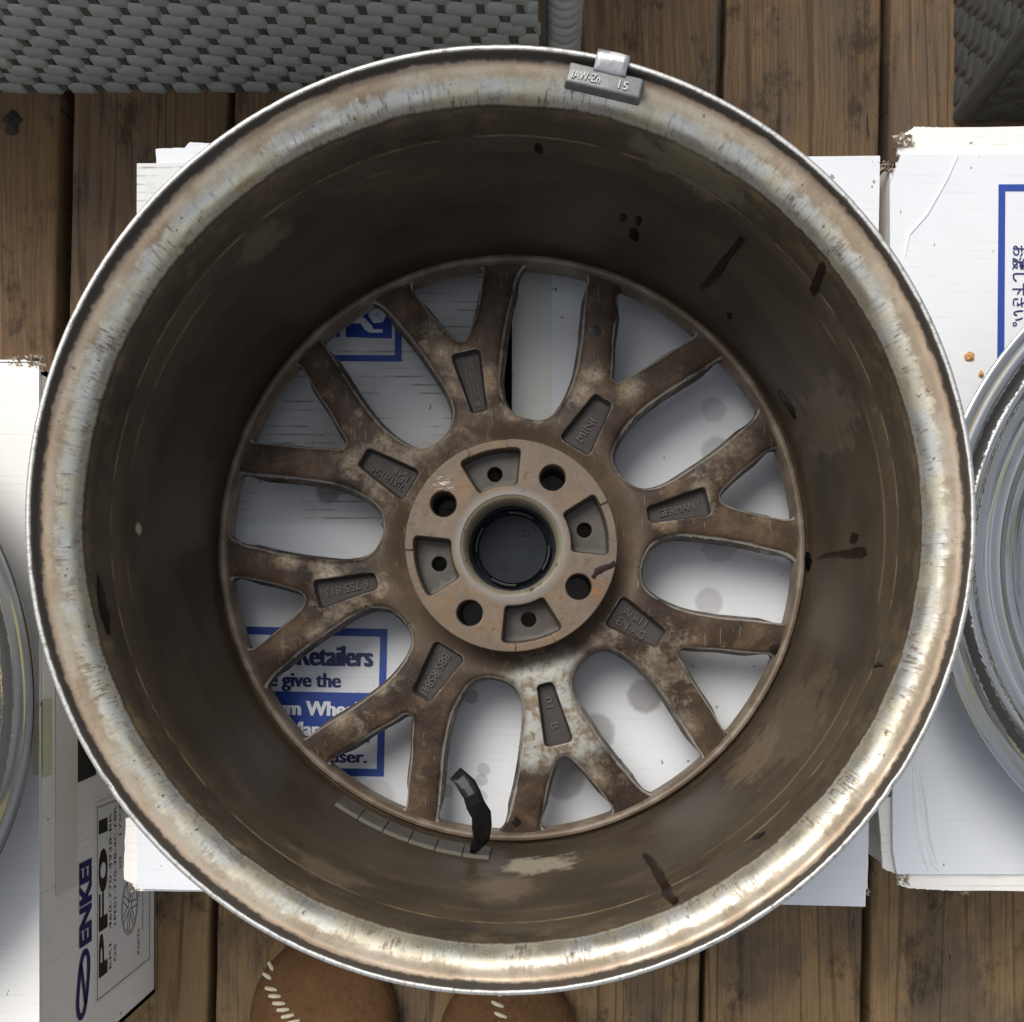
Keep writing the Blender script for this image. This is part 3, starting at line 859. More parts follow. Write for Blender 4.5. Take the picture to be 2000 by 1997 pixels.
# left box with the printed side
XS = -0.3528                                   # plane of its printed side
bxl = card_box('cardboard_box', 'white cardboard box at the left with a printed shipping label on its side',
               [(-1370, 718), (75.5, 718), (75.5, 2146), (-1370, 2146)])
link('top_flap', quad_slab([(-1375, 716), (76, 716), (77, 2150), (-1375, 2150)], ZT, 0.003), MAT_CARD_CREAM, bxl)
link('edge_flap', quad_slab([(-1375, 700), (40, 700), (70, 708), (78, 722), (-1375, 722)], ZT - 0.003, 0.003, rag=1.5, seg=30), MAT_CARD_SIDE, bxl)
scrap('torn_corner', 66, 706, 0.006, MAT_KRAFT, bxl, -0.002)
scrap('torn_corner', 25, 702, 0.005, MAT_KRAFT, bxl, -0.004)


def S(u, v):
    """photo pixel on the printed side -> (Y, Z)"""
    d = XS * F / (u - PU)
    return (PV - v) * d / F, H - d


def on_side(name, me, y, z, mat, off=0.0006, parent=bxl):
    # local x -> +Y, local y -> +Z, local z -> +X
    o = link(name, me, mat, parent, (XS + off, y, z))
    o.rotation_euler = Matrix(((0, 0, 1), (1, 0, 0), (0, 1, 0))).to_euler()
    return o


def side_poly(name, pts, mat, off=0.0006, th=0.0003):
    """pts in (Y, Z)"""
    if sum((pts[i][0] * pts[(i + 1) % len(pts)][1] - pts[(i + 1) % len(pts)][0] * pts[i][1]) for i in range(len(pts))) < 0: pts = pts[::-1]
    return on_side(name, prism(pts, -th, 0.0), 0, 0, mat, off)


def bar(y0, z0, y1, z1): return [(y0, z0), (y1, z0), (y1, z1), (y0, z1)]


LY0, LY1, LZ0, LZ1 = -0.2865, -0.135, 0.0165, 0.1245
side_poly('shipping_label', bar(LY0 - .003, LZ0 - .004, LY1 + .004, LZ1 + .004), MAT_LABEL, 0.0004)
for q in (bar(LY0, LZ0, LY1, LZ0 + .0006), bar(LY0, LZ1 - .0006, LY1, LZ1), bar(LY0, LZ0 + .0006, LY0 + .0006, LZ1 - .0006), bar(LY1 - .0006, LZ0 + .0006, LY1, LZ1 - .0006)):
    side_poly('label_border', q, MAT_BLACK)
on_side('printed_lettering', fit_text('ENKEI', 0.064, 0.0225, 0, 0.045), -0.2365, 0.1355, MAT_NAVY)
# big extended model lettering
on_side('printed_lettering', fit_text('PF01', 0.124, 0.0175, 0, 0.03), -0.270, 0.1060, MAT_BLACK)
on_side('printed_lettering', fit_text('EKI', 0.020, 0.0050), -0.2690, 0.0980, MAT_BLACK)
on_side('printed_lettering', fit_text('GS', 0.014, 0.0050), -0.2660, 0.0885, MAT_BLACK)
on_side('printed_lettering', fit_text('460-770-4938-BK', 0.094, 0.0055), -0.2370, 0.0975, MAT_BLACK)
on_side('printed_lettering', fit_text('1PF01-770-3B-4C-FBK', 0.097, 0.0055), -0.2360, 0.0880, MAT_BLACK)
on_side('printed_lettering', fit_text('SIZE', 0.010, 0.0045), -0.1930, 0.0780, MAT_BLACK)
on_side('printed_lettering', fit_text('17X7J', 0.028, 0.0050), -0.1650, 0.0780, MAT_BLACK)
on_side('printed_lettering', fit_text('INSET', 0.012, 0.0045), -0.1930, 0.0690, MAT_BLACK)
on_side('printed_lettering', fit_text('HUB', 0.010, 0.0045), -0.1930, 0.0600, MAT_BLACK)
on_side('printed_lettering', fit_text('PARTS', 0.022, 0.0055), -0.2750, 0.0390, MAT_BLACK)
on_side('printed_lettering', fit_text('1 PIECE / CARTON', 0.040, 0.0030), -0.2290, 0.0390, MAT_BLACK)
on_side('printed_lettering', fit_text('MADE IN JAPAN', 0.034, 0.0028), -0.2560, 0.0310, MAT_BLACK)
on_side('printed_lettering', fit_text('8008/7/31', 0.026, 0.0035), -0.2230, 0.0205, MAT_BLACK)


def ring_poly(name, cy, cz, ry, rz, wd, mat, n=40):
    vv, ff = [], []
    for i in range(n):
        a = 2 * math.pi * i / n
        for k in (1.0, 0.0):
            vv.append((cy + math.cos(a) * (ry - (1 - k) * wd), cz + math.sin(a) * (rz - (1 - k) * wd), 0))
    for i in range(n):
        j = (i + 1) % n
        ff.append((2 * i, 2 * j, 2 * j + 1, 2 * i + 1))
    return on_side(name, mesh_from(vv, ff, weld=0, smooth=False), 0, 0, mat)


# line drawing of a wheel on the label
wy, wz = -0.2285, 0.0605
ring_poly('printed_wheel_drawing', wy, wz, 0.0240, 0.0175, 0.0007, MAT_BLACK)
ring_poly('printed_wheel_drawing', wy, wz, 0.0218, 0.0155, 0.0006, MAT_BLACK)
ring_poly('printed_wheel_drawing', wy, wz, 0.0045, 0.0033, 0.0006, MAT_BLACK)
for k in range(7):
    for da in (-7, 7):
        a = R(k * 360 / 7 + da + 12)
        a2 = R(k * 360 / 7 + da * 1.9 + 12)
        y0, z0 = wy + .005 * math.cos(a2 + da * .05), wz + .0037 * math.sin(a2 + da * .05)
        y1, z1 = wy + .0214 * math.cos(a), wz + .0152 * math.sin(a)
        d = Vector((y1 - y0, z1 - z0)).normalized() * 0.0004
        side_poly('printed_wheel_drawing', [(y0 - d.y, z0 + d.x), (y1 - d.y, z1 + d.x), (y1 + d.y, z1 - d.x), (y0 + d.y, z0 - d.x)], MAT_BLACK)


def tube2d(name, pts, wd, mat):
    vv, ff = [], []
    n = len(pts)
    for i in range(n):
        a = Vector(pts[i - 1 if i else 0]); c = Vector(pts[i + 1 if i < n - 1 else n - 1])
        d = (c - a).normalized() * wd / 2
        vv += [(pts[i][0] - d.y, pts[i][1] + d.x, 0), (pts[i][0] + d.y, pts[i][1] - d.x, 0)]
    for i in range(n - 1):
        ff.append((2 * i, 2 * i + 1, 2 * i + 3, 2 * i + 2))
    return on_side(name, mesh_from(vv, ff, weld=0, smooth=False), 0, 0, mat)


# looped emblem: a slanted stretched loop with a bar through it
ey0, ey1, ez0, ez1 = -0.2905, -0.2400, 0.1375, 0.1600
pts = []
for i in range(61):
    a = 2 * math.pi * i / 60
    yy = (ey0 + ey1) / 2 + math.copysign(abs(math.cos(a)) ** 0.75, math.cos(a)) * (ey1 - ey0) / 2 * 0.93
    zz = (ez0 + ez1) / 2 + math.copysign(abs(math.sin(a)) ** 0.9, math.sin(a)) * (ez1 - ez0) / 2 * 0.72 + 0.0055 * math.sin(math.pi * (yy - (ey0 + ey1) / 2) / (ey1 - ey0)) * -0.55
    pts.append((yy, zz))
tube2d('printed_emblem', pts, 0.0050, MAT_NAVY)
tube2d('printed_emblem', [(ey0 + .009, ez0 + .0075), (-0.2655, 0.1485), (ey1 - .009, ez1 - .0075)], 0.0042, MAT_NAVY)
# hand slot, tape and scuffs on the printed side
y0, z0 = S(149.5, 1530); y1, z1 = S(182, 1458)
side_poly('hand_slot', [(y0, z0), (y0 + .002, z1 - .004), (y1 + .03, z1 - .004), (y1 + .03, z0)], MAT_HOLE, 0.0005)
y0, z0 = S(100, 1513); y1, z1 = S(99, 1372)
side_poly('yellowed_tape', bar(y0, z0, y1 + .002, ZT - .004), MAT_YTAPE, 0.0008)
link('yellowed_tape', quad_slab([(66, 1374), (77, 1374), (77, 1515), (66, 1512)], ZT + 0.0006, 0.0005, rag=0.4, seg=5), MAT_YTAPE, bxl)
y0, z0 = S(116, 1740); y1, z1 = S(118, 1380)
side_poly('clear_tape_edge', bar(-0.188, 0.1585, 0.05, 0.1930), mat_simple('clear_tape_side', (0.72, 0.70, 0.62), (0.76, 0.74, 0.66), 0.22, 0, 40, 0.06), 0.00055)

# ------------------------------------------------------------------ the big upturned wheel
W = tag(empty('alloy_wheel', (WX, WY, ZL)), 'big grimy alloy wheel lying face down, brown rear spokes and peeling silver lip', 'wheel')
top = [(0.2335, -0.0030), (0.2335, -0.0014), (0.2330, -0.0005), (0.2319, 0.0), (0.2307, -0.0004), (0.2299, -0.0016), (0.2294, -0.0034), (0.2286, -0.0052),
       (0.2272, -0.0063), (0.2250, -0.0069), (0.2222, -0.0077), (0.2194, -0.0094), (0.2171, -0.0119), (0.2152, -0.0151), (0.2140, -0.0186), (0.2132, -0.0215)]
top = smooth_prof(top, 2)
barrel = [(0.2128, -0.0226), (0.2118, -0.0240), (0.2108, -0.0340), (0.2098, -0.0446), (0.2094, -0.0464), (0.2083, -0.0478), (0.2064, -0.0600), (0.2060, -0.0612),
          (0.2035, -0.0800), (0.2006, -0.1000), (0.1980, -0.1200), (0.1957, -0.1400), (0.1940, -0.1540), (0.1928, -0.1640), (0.1923, -0.1695),
          (0.1915, -0.1705), (0.1909, -0.1690), (0.1903, -0.1666), (0.1893, -0.1652), (0.1877, -0.1648), (0.1862, -0.1654), (0.1853, -0.1668),
          (0.1850, -0.1690), (0.1850, -0.1840), (0.1880, -0.1860), (0.2050, -0.1920), (0.2170, -0.2000), (0.2290, -0.2090), (0.2310, -0.2118), (0.2330, -0.2110), (0.2335, -0.2080),
          (0.2320, -0.2050), (0.2240, -0.2030), (0.2210, -0.1960), (0.2180, -0.1820), (0.2080, -0.1740), (0.2010, -0.1600), (0.2020, -0.1400), (0.2100, -0.0900),
          (0.2170, -0.0400), (0.2190, -0.0250), (0.2220, -0.0180), (0.2280, -0.0120), (0.2320, -0.0080)]
phs = rng.uniform(0, 6.28, 12)


def rim_wob(i, s, th):
    dr = np.zeros_like(th); dz = np.zeros_like(th)
    if s < 5.5:                                   # knocks along the lip
        nick = np.zeros_like(th)
        for k, (a, wd, h) in enumerate(NICKS):
            d = np.abs((th - a + math.pi) % (2 * math.pi) - math.pi)
            nick += h * np.exp(-(d / wd) ** 2)
        dr -= nick * 0.2; dz -= nick * 0.7
    return dr, dz


NICKS = [(random.uniform(0, 6.28), random.uniform(0.002, 0.012), random.uniform(0.0001, 0.0003)) for _ in range(60)] + [(R(-34), 0.012, 0.0016), (R(-36.5), 0.006, 0.0012), (R(-146), 0.015, 0.0010)]
rim_me = lathe(top + barrel, 480, True, 0, rim_wob)
PROF = [(r, z) for r, z in (top + barrel) if z < -0.001][:]
PB = [(r, z) for r, z in (top + barrel[:15])]


def rim_r(z):
    zs_ = np.array([p[1] for p in PB[5:]])[::-1]; rs_ = np.array([p[0] for p in PB[5:]])[::-1]
    return float(np.interp(z, zs_, rs_))


def barrel_hit(u, v, off=0.0004):
    """where the line of sight through a pixel meets the barrel wall (wheel-local)"""
    for z in np.linspace(-0.001, -0.169, 700):
        p = P(u, v, DL - z)
        r = math.hypot(p.x - WX, p.y - WY)
        if r >= rim_r(z):
            a = math.atan2(p.y - WY, p.x - WX)
            rr = rim_r(z) - off
            return Vector((rr * math.cos(a), rr * math.sin(a), z + off * 0.3))
    p = P(u, v, DL + 0.165)
    return Vector((p.x - WX, p.y - WY, -0.165))


WV = Vector((WX, WY, ZL))
MAT_RIM = mat_rim([(barrel_hit(1050, 1690) + WV, 0.030, 1.5, (0.30, 0.27, 0.20), 0.95), (barrel_hit(980, 1735) + WV, 0.026, 1.0, (0.135, 0.095, 0.060), 0.8),
                   (barrel_hit(640, 1700) + WV, 0.030, 2.2, (0.10, 0.078, 0.052), 0.8), (barrel_hit(1350, 330) + WV, 0.045, 2.4, (0.20, 0.165, 0.10), 0.55),
                   (barrel_hit(1540, 1420) + WV, 0.05, 1.0, (0.12, 0.088, 0.055), 0.7), (barrel_hit(1470, 1480) + WV, 0.03, 1.0, (0.15, 0.11, 0.07), 0.7),
                   (barrel_hit(520, 470) + WV, 0.022, 1.6, (0.13, 0.098, 0.065), 0.7), (barrel_hit(1610, 820) + WV, 0.03, 0.5, (0.13, 0.10, 0.07), 0.7),
                   (barrel_hit(270, 1033) + WV, 0.004, 1.0, (0.42, 0.33, 0.22), 0.9)])
link('rim', rim_me, MAT_RIM, W)

# ---- spokes: a flat casting cut by windows, with pockets
ZS, ZB = -0.1655, -0.1830
WIN = [(187, 20), (187, 18.2), (184.4, 16.0), (176, 14.5), (165, 13.6), (155, 12.7), (140, 11.5), (125, 10.4), (112, 9.4), (103, 9.4), (96, 10.3), (90, 12.9), (86.3, 17.2), (85, 22.5),
       (86.3, 26.6), (90, 29.9), (97, 32.0), (108, 33.2), (122, 33.2), (140, 32), (152, 31.0), (165, 30.0), (176, 29.3), (184.4, 28.8), (187, 26.8), (187, 25)]
TRI = {'A': [(187, 0.0), (187, 4.4), (185, 6.9), (180.5, 7.4), (170, 6.5), (156, 4.75), (146, 2.9), (141, 1.5), (139.2, 0.0)],
       'B': [(187, 0.0), (187, 6.4), (184.8, 8.7), (180, 8.9), (165, 7.2), (150, 5.4), (137, 3.0), (129.4, 1.5), (127.6, 0.0)]}
PKT = {'A': [(90.5, 3.4), (131.5, 4.25)], 'B': [(77.8, 8.5), (113.8, 3.4)]}


def pol(r, d): return (r / 1000 * math.cos(R(d)), r / 1000 * math.sin(R(d)))


def cat(pts, step=0.001, closed=False):
    out = []
    n = len(pts)
    rngN = n if closed else n - 1
    for i in range(rngN):
        if closed:
            p0, p1, p2, p3 = pts[i - 1], pts[i], pts[(i + 1) % n], pts[(i + 2) % n]
        else:
            p0, p1, p2, p3 = pts[max(i - 1, 0)], pts[i], pts[i + 1], pts[min(i + 2, n - 1)]
        k = max(1, int(math.dist(p1, p2) / step))
        for t in np.linspace(0, 1, k, endpoint=False):
            t2, t3 = t * t, t ** 3
            out.append(tuple(0.5 * (2 * p1[a] + (-p0[a] + p2[a]) * t + (2 * p0[a] - 5 * p1[a] + 4 * p2[a] - p3[a]) * t2 + (-p0[a] + 3 * p1[a] - 3 * p2[a] + p3[a]) * t3) for a in (0, 1)))
    if not closed: out.append(tuple(pts[-1]))
    return out


def lin(a, b, step=0.002):
    k = max(1, int(math.dist(a, b) / step))
    return [(a[0] + (b[0] - a[0]) * t / k, a[1] + (b[1] - a[1]) * t / k) for t in range(k)]


def arc(r, d0, d1, step=1.0):
    k = max(1, int(abs(d1 - d0) / step))
    return [pol(r, d0 + (d1 - d0) * t / k) for t in range(k)]


def round_poly(corners, rad, seg=5):
    out = []
    n = len(corners)
    for i in range(n):
        p0, p1, p2 = Vector(corners[i - 1]), Vector(corners[i]), Vector(corners[(i + 1) % n])
        a = (p0 - p1).normalized(); b_ = (p2 - p1).normalized()
        ang = a.angle(b_)
        t = rad / math.tan(ang / 2)
        c = p1 + (a + b_).normalized() * rad / math.sin(ang / 2)
        s0 = p1 + a * t - c; s1 = p1 + b_ * t - c
        for k in range(seg + 1):
            q = s0.lerp(s1, k / seg)
            q = c + q.normalized() * rad
            out.append((q.x, q.y))
    return out


def dense(poly, step=0.001):
    out = []
    for i in range(len(poly)):
        out += lin(poly[i], poly[(i + 1) % len(poly)], step)
    return out


def inside(pts, poly):
    pts = np.asarray(pts); poly = np.asarray(poly)
    x, y = pts[:, 0], pts[:, 1]
    r = np.zeros(len(pts), bool)
    j = len(poly) - 1
    for i in range(len(poly)):
        xi, yi = poly[i]; xj, yj = poly[j]
        c = ((yi > y) != (yj > y)) & (x < (xj - xi) * (y - yi) / (yj - yi + 1e-15) + xi)
        r ^= c
        j = i
    return r


def seg_dist(pts, line, closed):
    pts = np.asarray(pts); L_ = np.asarray(line)
    A = L_ if closed else L_[:-1]
    B = np.roll(L_, -1, 0) if closed else L_[1:]
    best = np.full(len(pts), 9.0)
    for a, b_ in zip(A, B):
        d = b_ - a
        l2 = d @ d
        if l2 < 1e-16: continue
        t = np.clip(((pts - a) @ d) / l2, 0, 1)
        q = a + t[:, None] * d
        best = np.minimum(best, np.hypot(*(pts - q).T))
    return best


CROWN = 0.0012


def sheet(outer, holes, soft, grid, zf, extra_edges=(), crown=0.0):
    """triangulated sheet. soft: list of (polyline, closed, radius) whose edges are rounded down. Returns verts, tris, edge-distance"""
    pts = []; edges = []
    for loop in [outer] + list(holes):
        s0 = len(pts)
        pts += [tuple(q) for q in loop]
        m_ = len(loop)
        edges += [(s0 + i, s0 + (i + 1) % m_) for i in range(m_)]
    for ln in extra_edges:
        s0 = len(pts)
        pts += [tuple(q) for q in ln]
        edges += [(s0 + i, s0 + i + 1) for i in range(len(ln) - 1)]
    cand = []
    for line, closed, rad in soft:
        L_ = np.asarray(line)
        nx = np.roll(L_, -1, 0) - np.roll(L_, 1, 0)
        if not closed:
            nx[0] = L_[1] - L_[0]; nx[-1] = L_[-1] - L_[-2]
        nn = np.stack([-nx[:, 1], nx[:, 0]], 1)
        nn /= np.linalg.norm(nn, axis=1)[:, None] + 1e-12
        for f in (0.13, 0.38, 0.68, 1.0, 1.6):
            for sg in (1, -1):
                cand.append((L_ + nn * rad * f * sg))
    x0, y0 = np.min(outer, 0); x1, y1 = np.max(outer, 0)
    gx, gy = np.meshgrid(np.arange(x0, x1, grid), np.arange(y0, y1, grid))
    g = np.stack([gx.ravel(), gy.ravel()], 1) + rng.uniform(-grid * .2, grid * .2, (gx.size, 2))
    soft_d = lambda q: np.min([seg_dist(q, l, c) for l, c, r in soft], 0) if soft else np.full(len(q), 9.0)
    gk = g[soft_d(g) > 0.0022] if soft else g
    allc = np.vstack(cand + [gk]) if cand else gk
    ok = inside(allc, outer)
    for h in holes: ok &= ~inside(allc, h)
    allc = allc[ok]
    bd = np.minimum.reduce([seg_dist(allc, l, True) for l in [outer] + list(holes)])
    allc = allc[bd > 0.00012]
    pts += [tuple(q) for q in allc]
    res = delaunay_2d_cdt([Vector(q) for q in pts], edges, [], 0, 1e-7)
    V2 = np.array([tuple(v) for v in res[0]]); tris = [tuple(f) for f in res[2]]
    cen = np.array([V2[list(t)].mean(0) for t in tris])
    ok = inside(cen, outer)
    for h in holes: ok &= ~inside(cen, h)
    tris = [t for t, k in zip(tris, ok) if k]
    drop = np.zeros(len(V2)); ed = np.full(len(V2), 9.0)
    for line, closed, rad in soft:
        d = seg_dist(V2, line, closed)
        ed = np.minimum(ed, d * 1000 + (0.9 if rad < 0.001 else 0.0))
        q = np.clip(rad - d, 0, rad)
        drop = np.maximum(drop, rad - np.sqrt(np.maximum(rad * rad - q * q, 0)))
    if crown:
        dd = np.min([seg_dist(V2, l, c) for l, c, r in soft if r > 0.003], 0)
        drop = drop + crown * np.clip(1 - dd / 0.011, 0, 1) ** 2
    z = zf(V2) - drop
    V3 = np.column_stack([V2, z])
    fixed = []
    for t in tris:
        a, b_, c = V2[t[0]], V2[t[1]], V2[t[2]]
        if (b_[0] - a[0]) * (c[1] - a[1]) - (b_[1] - a[1]) * (c[0] - a[0]) < 0: t = t[::-1]
        fixed.append(t)
    return V3, fixed, ed


def loop_wall(V, Fc, E, loop, zlist, insets, closed=True, e=0.5, fade_ring=False):
    """rings below a loop: insets move points along the inward normal of a CCW loop"""
    L_ = np.asarray(loop)
    nx = np.roll(L_, -1, 0) - np.roll(L_, 1, 0)
    if not closed: nx[0] = L_[1] - L_[0]; nx[-1] = L_[-1] - L_[-2]
    nn = np.stack([-nx[:, 1], nx[:, 0]], 1)
    nn /= np.linalg.norm(nn, axis=1)[:, None] + 1e-12
    base = len(V)
    n = len(L_)
    fade = np.clip((0.1810 - np.hypot(L_[:, 0], L_[:, 1])) / 0.012, 0, 1)[:, None] if fade_ring else 1.0
    for z, ins in zip(zlist, insets):
        q = L_ + nn * ins * fade
        zz = z if hasattr(z, '__len__') else np.full(n, z)
        for i in range(n):
            V.append((q[i, 0], q[i, 1], zz[i])); E.append(e)
    for k in range(len(zlist) - 1):
        for i in range(n if closed else n - 1):
            j = (i + 1) % n
            a = base + k * n
            Fc.append((a + i, a + j, a + n + j, a + n + i))
    return base + (len(zlist) - 1) * n, n


def ccw(poly):
    s = sum(poly[i][0] * poly[(i + 1) % len(poly)][1] - poly[(i + 1) % len(poly)][0] * poly[i][1] for i in range(len(poly)))
    return poly if s > 0 else poly[::-1]


def z_spoke(V2):
    r = np.hypot(V2[:, 0], V2[:, 1])
    t = np.clip((r - 0.066) / (0.086 - 0.066), 0, 1)
    t = t * t * (3 - 2 * t)
    t2 = np.clip((r - 0.12) / 0.065, 0, 1)
    return -0.1735 + (0.1735 + ZS) * t - 0.0030 * t2


def spoke_mesh(kind):
    half = [(r, d) for r, d in WIN if d <= 22.5] if kind == 'A' else [(r, 45 - d) for r, d in WIN if d >= 22.5][::-1]
    # half runs ring -> window bottom for A and likewise for B
    upper = cat([pol(r, d) for r, d in half], 0.0011)          # from the ring inwards
    lower = [(x, -y) for x, y in upper][::-1]                  # from window bottom outwards (negative side)
    dring = half[0][1]
    inner = arc(66.5, 22.5, -22.5, 1.5) + [pol(66.5, -22.5)]
    outer = arc(188.2, -dring, dring, 0.8) + [pol(188.2, dring)] + upper + lin(pol(85, 22.5), pol(66.5, 22.5), 0.003)[1:] + inner[:-1] + lin(pol(66.5, -22.5), pol(85, -22.5), 0.003) + lower
    outer = ccw([tuple(q) for q in outer])
    tri = TRI[kind]
    tloop = [pol(r, d) for r, d in tri] + [pol(r, -d) for r, d in tri[::-1][1:-1]]
    tloop = ccw(cat(tloop, 0.0010, True))
    (r0, h0), (r1, h1) = PKT[kind]
    ploop = ccw(dense(round_poly([pol(r0, h0), pol(r0, -h0), pol(r1, -h1), pol(r1, h1)], 0.0030), 0.0012))
    soft = [(upper, False, 0.0036), (lower, False, 0.0036), (tloop, True, 0.0036), (ploop, True, 0.0009)]
    V3, tris, ed = sheet(outer, [tloop, ploop], soft, 0.0036, z_spoke, crown=CROWN)
    V = [tuple(v) for v in V3]; E = list(ed); Fc = [tuple(t) for t in tris]
    mi = [0] * len(Fc)
    for ln, closed in ((upper, False), (lower, False), (tloop, True)):
        zt_ = z_spoke(np.asarray(ln)) - 0.0036 - CROWN
        f0 = len(Fc)
        loop_wall(V, Fc, E, ln, [zt_, zt_ - 0.004, np.full(len(ln), ZB)], [0, 0.0005 * (1 if closed else -1), 0.0022 * (1 if closed else -1)], closed, 1.5, True)
        mi += [0] * (len(Fc) - f0)
    # pocket wall and floor
    zt_ = z_spoke(np.asarray(ploop)) - 0.0009
    zp = ZS - 0.0068
    f0 = len(Fc)
    b0, n = loop_wall(V, Fc, E, ploop, [zt_, np.full(len(ploop), zp + 0.001), np.full(len(ploop), zp)], [0, 0.0008, 0.0016], True, 5)
    V.append(((r0 + r1) / 2000, 0, zp)); E.append(5)
    for i in range(n): Fc.append((b0 + i, b0 + (i + 1) % n, len(V) - 1))
    mi += [1] * (len(Fc) - f0)
    # underside
    f0 = len(Fc)
    s0 = len(V)
    for v in V3: V.append((v[0], v[1], ZB)); E.append(5)
    Fc += [tuple(s0 + i for i in t[::-1]) for t in tris]
    mi += [0] * (len(Fc) - f0)
    me = bpy.data.meshes.new('spoke')
    me.from_pydata(V, [], Fc)
    a = me.attributes.new('edge', 'FLOAT', 'POINT'); a.data.foreach_set('value', np.asarray(E, dtype=np.float32))
    me.materials.append(MAT_SPOKE); me.materials.append(MAT_POCKET)
    me.polygons.foreach_set('material_index', mi)
    bm = bmesh.new(); bm.from_mesh(me)
    bmesh.ops.remove_doubles(bm, verts=bm.verts, dist=2e-6)
    bmesh.ops.recalc_face_normals(bm, faces=bm.faces)
    # upward faces must look up
    tops = [f for f in bm.faces if abs(f.normal.z) > 0.9 and f.calc_center_median().z > ZS - 0.012]
    if sum(f.normal.z for f in tops) < 0: bmesh.ops.reverse_faces(bm, faces=bm.faces)
    bm.to_mesh(me); bm.free()
    me.polygons.foreach_set('use_smooth', [True] * len(me.polygons))
    me.set_sharp_from_angle(angle=R(48))
    return me


SP = {'A': spoke_mesh('A'), 'B': spoke_mesh('B')}
BASE_ANG = 13.5
LETTERS = {0: ['GERMANY'], 45: ['MINI'], 90: None, 135: ['7JX17EH2+', 'IS48'], 180: ['6 755 813'], 225: ['BBS RS841'], 270: ['01   B'], 315: ['AlSi11', 'EN-AG']}
for k in range(8):
    kind = 'A' if k % 2 == 0 else 'B'
    sp = link('spoke', SP[kind], None, W, (0, 0, 0), (0, 0, R(BASE_ANG + 45 * k)))
    if k == 6: sp['label'] = 'cleaner spoke with silver paint showing'
    tx = LETTERS[45 * k]
    zp = ZS - 0.0068
    (r0, _), (r1, _) = PKT[kind]
    if tx is None:
        grp = []
        for yy in (-0.0026, 0.0, 0.0026):
            grp.append((r0 + 14, yy, 24, 0.0004))
        vv, ff = [], []
        def cub(x0, x1, y0, y1, z0, z1):
            b0 = len(vv)
            for a in (x0, x1):
                for b_ in (y0, y1):
                    for c in (z0, z1): vv.append((a, b_, c))
            for f in ((0, 1, 3, 2), (4, 6, 7, 5), (0, 4, 5, 1), (2, 3, 7, 6), (0, 2, 6, 4), (1, 5, 7, 3)): ff.append(tuple(b0 + i for i in f))
        for yy in (-0.0027, 0.0, 0.0027):
            cub((r0 + 12) / 1000, (r0 + 37) / 1000, yy - .00022, yy + .00022, zp - .0002, zp + .0006)
        for i in range(6):
            x = (r0 + 14 + i * 4.2) / 1000
            cub(x - .0002, x + .0002, -0.0027, 0.0027, zp - .0002, zp + .0005)
        x = (r0 + 2.6) / 1000
        for a, b_, c, d in ((0, .0085, -.0033, -.0029), (0, .0085, .0029, .0033), (0, .0004, -.0029, .0029), (.0081, .0085, -.0029, .0029), (.003, .0056, -.0015, .0015), (.002, .0066, -.0003, .0003)):
            cub(x + a, x + b_, c, d, zp - .0002, zp + .0006)
        link('lettering', mesh_from(vv, ff, smooth=False, weld=0), MAT_LETTER, sp)
    else:
        for i, s in enumerate(tx):
            hgt = {0: .0052, 45: .0056, 135: .0050, 180: .0056, 225: .0060, 270: .0050, 315: .0058}[45 * k]
            wid = {'GERMANY': .029, 'MINI': .0165, '7JX17EH2+': .0235, 'IS48': .011, '6 755 813': .029, 'BBS RS841': .030, '01   B': .0215, 'AlSi11': .0175, 'EN-AG': .0205}[s]
            yy = -hgt / 2 if len(tx) == 1 else (0.0012 if i == 0 else -hgt - 0.0008)
            me = fit_text(s, wid, hgt, 0.0013, 0.0, 'l')
            rr = {0: r0 + 7, 45: r0 + 5, 135: r0 + 4, 180: r0 + 6, 225: r0 + 3.5, 270: r0 + 9, 315: r0 + 5}[45 * k]
            link('lettering', me, MAT_LETTER, sp, (rr / 1000, yy, zp - 0.0001))

# ---- hub
ZH = -0.147
RH = 0.0671


def sector(r0, r1, h, c, rad=0.003):
    pts_ = arc(r1, c + h, c - h, 3.0) + [pol(r1, c - h)] + arc(r0, c - h, c + h, 3.0) + [pol(r0, c + h)]
    # round the four corners
    cor = [pol(r1, c + h), pol(r1, c - h), pol(r0, c - h), pol(r0, c + h)]
    out = []
    outer_ = arc(r1, c + h - 3.2, c - h + 3.2, 2.0) + [pol(r1, c - h + 3.2)]
    inner_ = arc(r0, c - h + 4.2, c + h - 4.2, 2.5) + [pol(r0, c + h - 4.2)]

    def corner(a, p, b_):
        return [tuple((1 - t) ** 2 * a[i] + 2 * t * (1 - t) * p[i] + t * t * b_[i] for i in (0, 1)) for t in (0.2, 0.4, 0.6, 0.8)]
    s1o = pol(r1 - 3.3, c - h); s1i = pol(r0 + 3, c - h); s2i = pol(r0 + 3, c + h); s2o = pol(r1 - 3.3, c + h)
    out = outer_ + corner(outer_[-1], cor[1], s1o) + [s1o] + lin(s1o, s1i, 0.002)[1:] + [s1i] + corner(s1i, cor[2], inner_[0]) + inner_ + corner(inner_[-1], cor[3], s2i) + [s2i] + lin(s2i, s2o, 0.002)[1:] + [s2o] + corner(s2o, cor[0], outer_[0])
    return ccw(out)


def circ(cx, cy, r, n): return [(cx + r * math.cos(2 * math.pi * i / n), cy + r * math.sin(2 * math.pi * i / n)) for i in range(n)]


NOTCH = 11.0


def z_hub(V2):
    r = np.hypot(V2[:, 0], V2[:, 1]); a = np.degrees(np.arctan2(V2[:, 1], V2[:, 0])) - BASE_ANG
    z = np.full(len(V2), ZH)
    d = np.abs((a + 45) % 90 - 45)
    z[(r > 0.0600) & (d < NOTCH + 0.15)] -= 0.0016
    return z


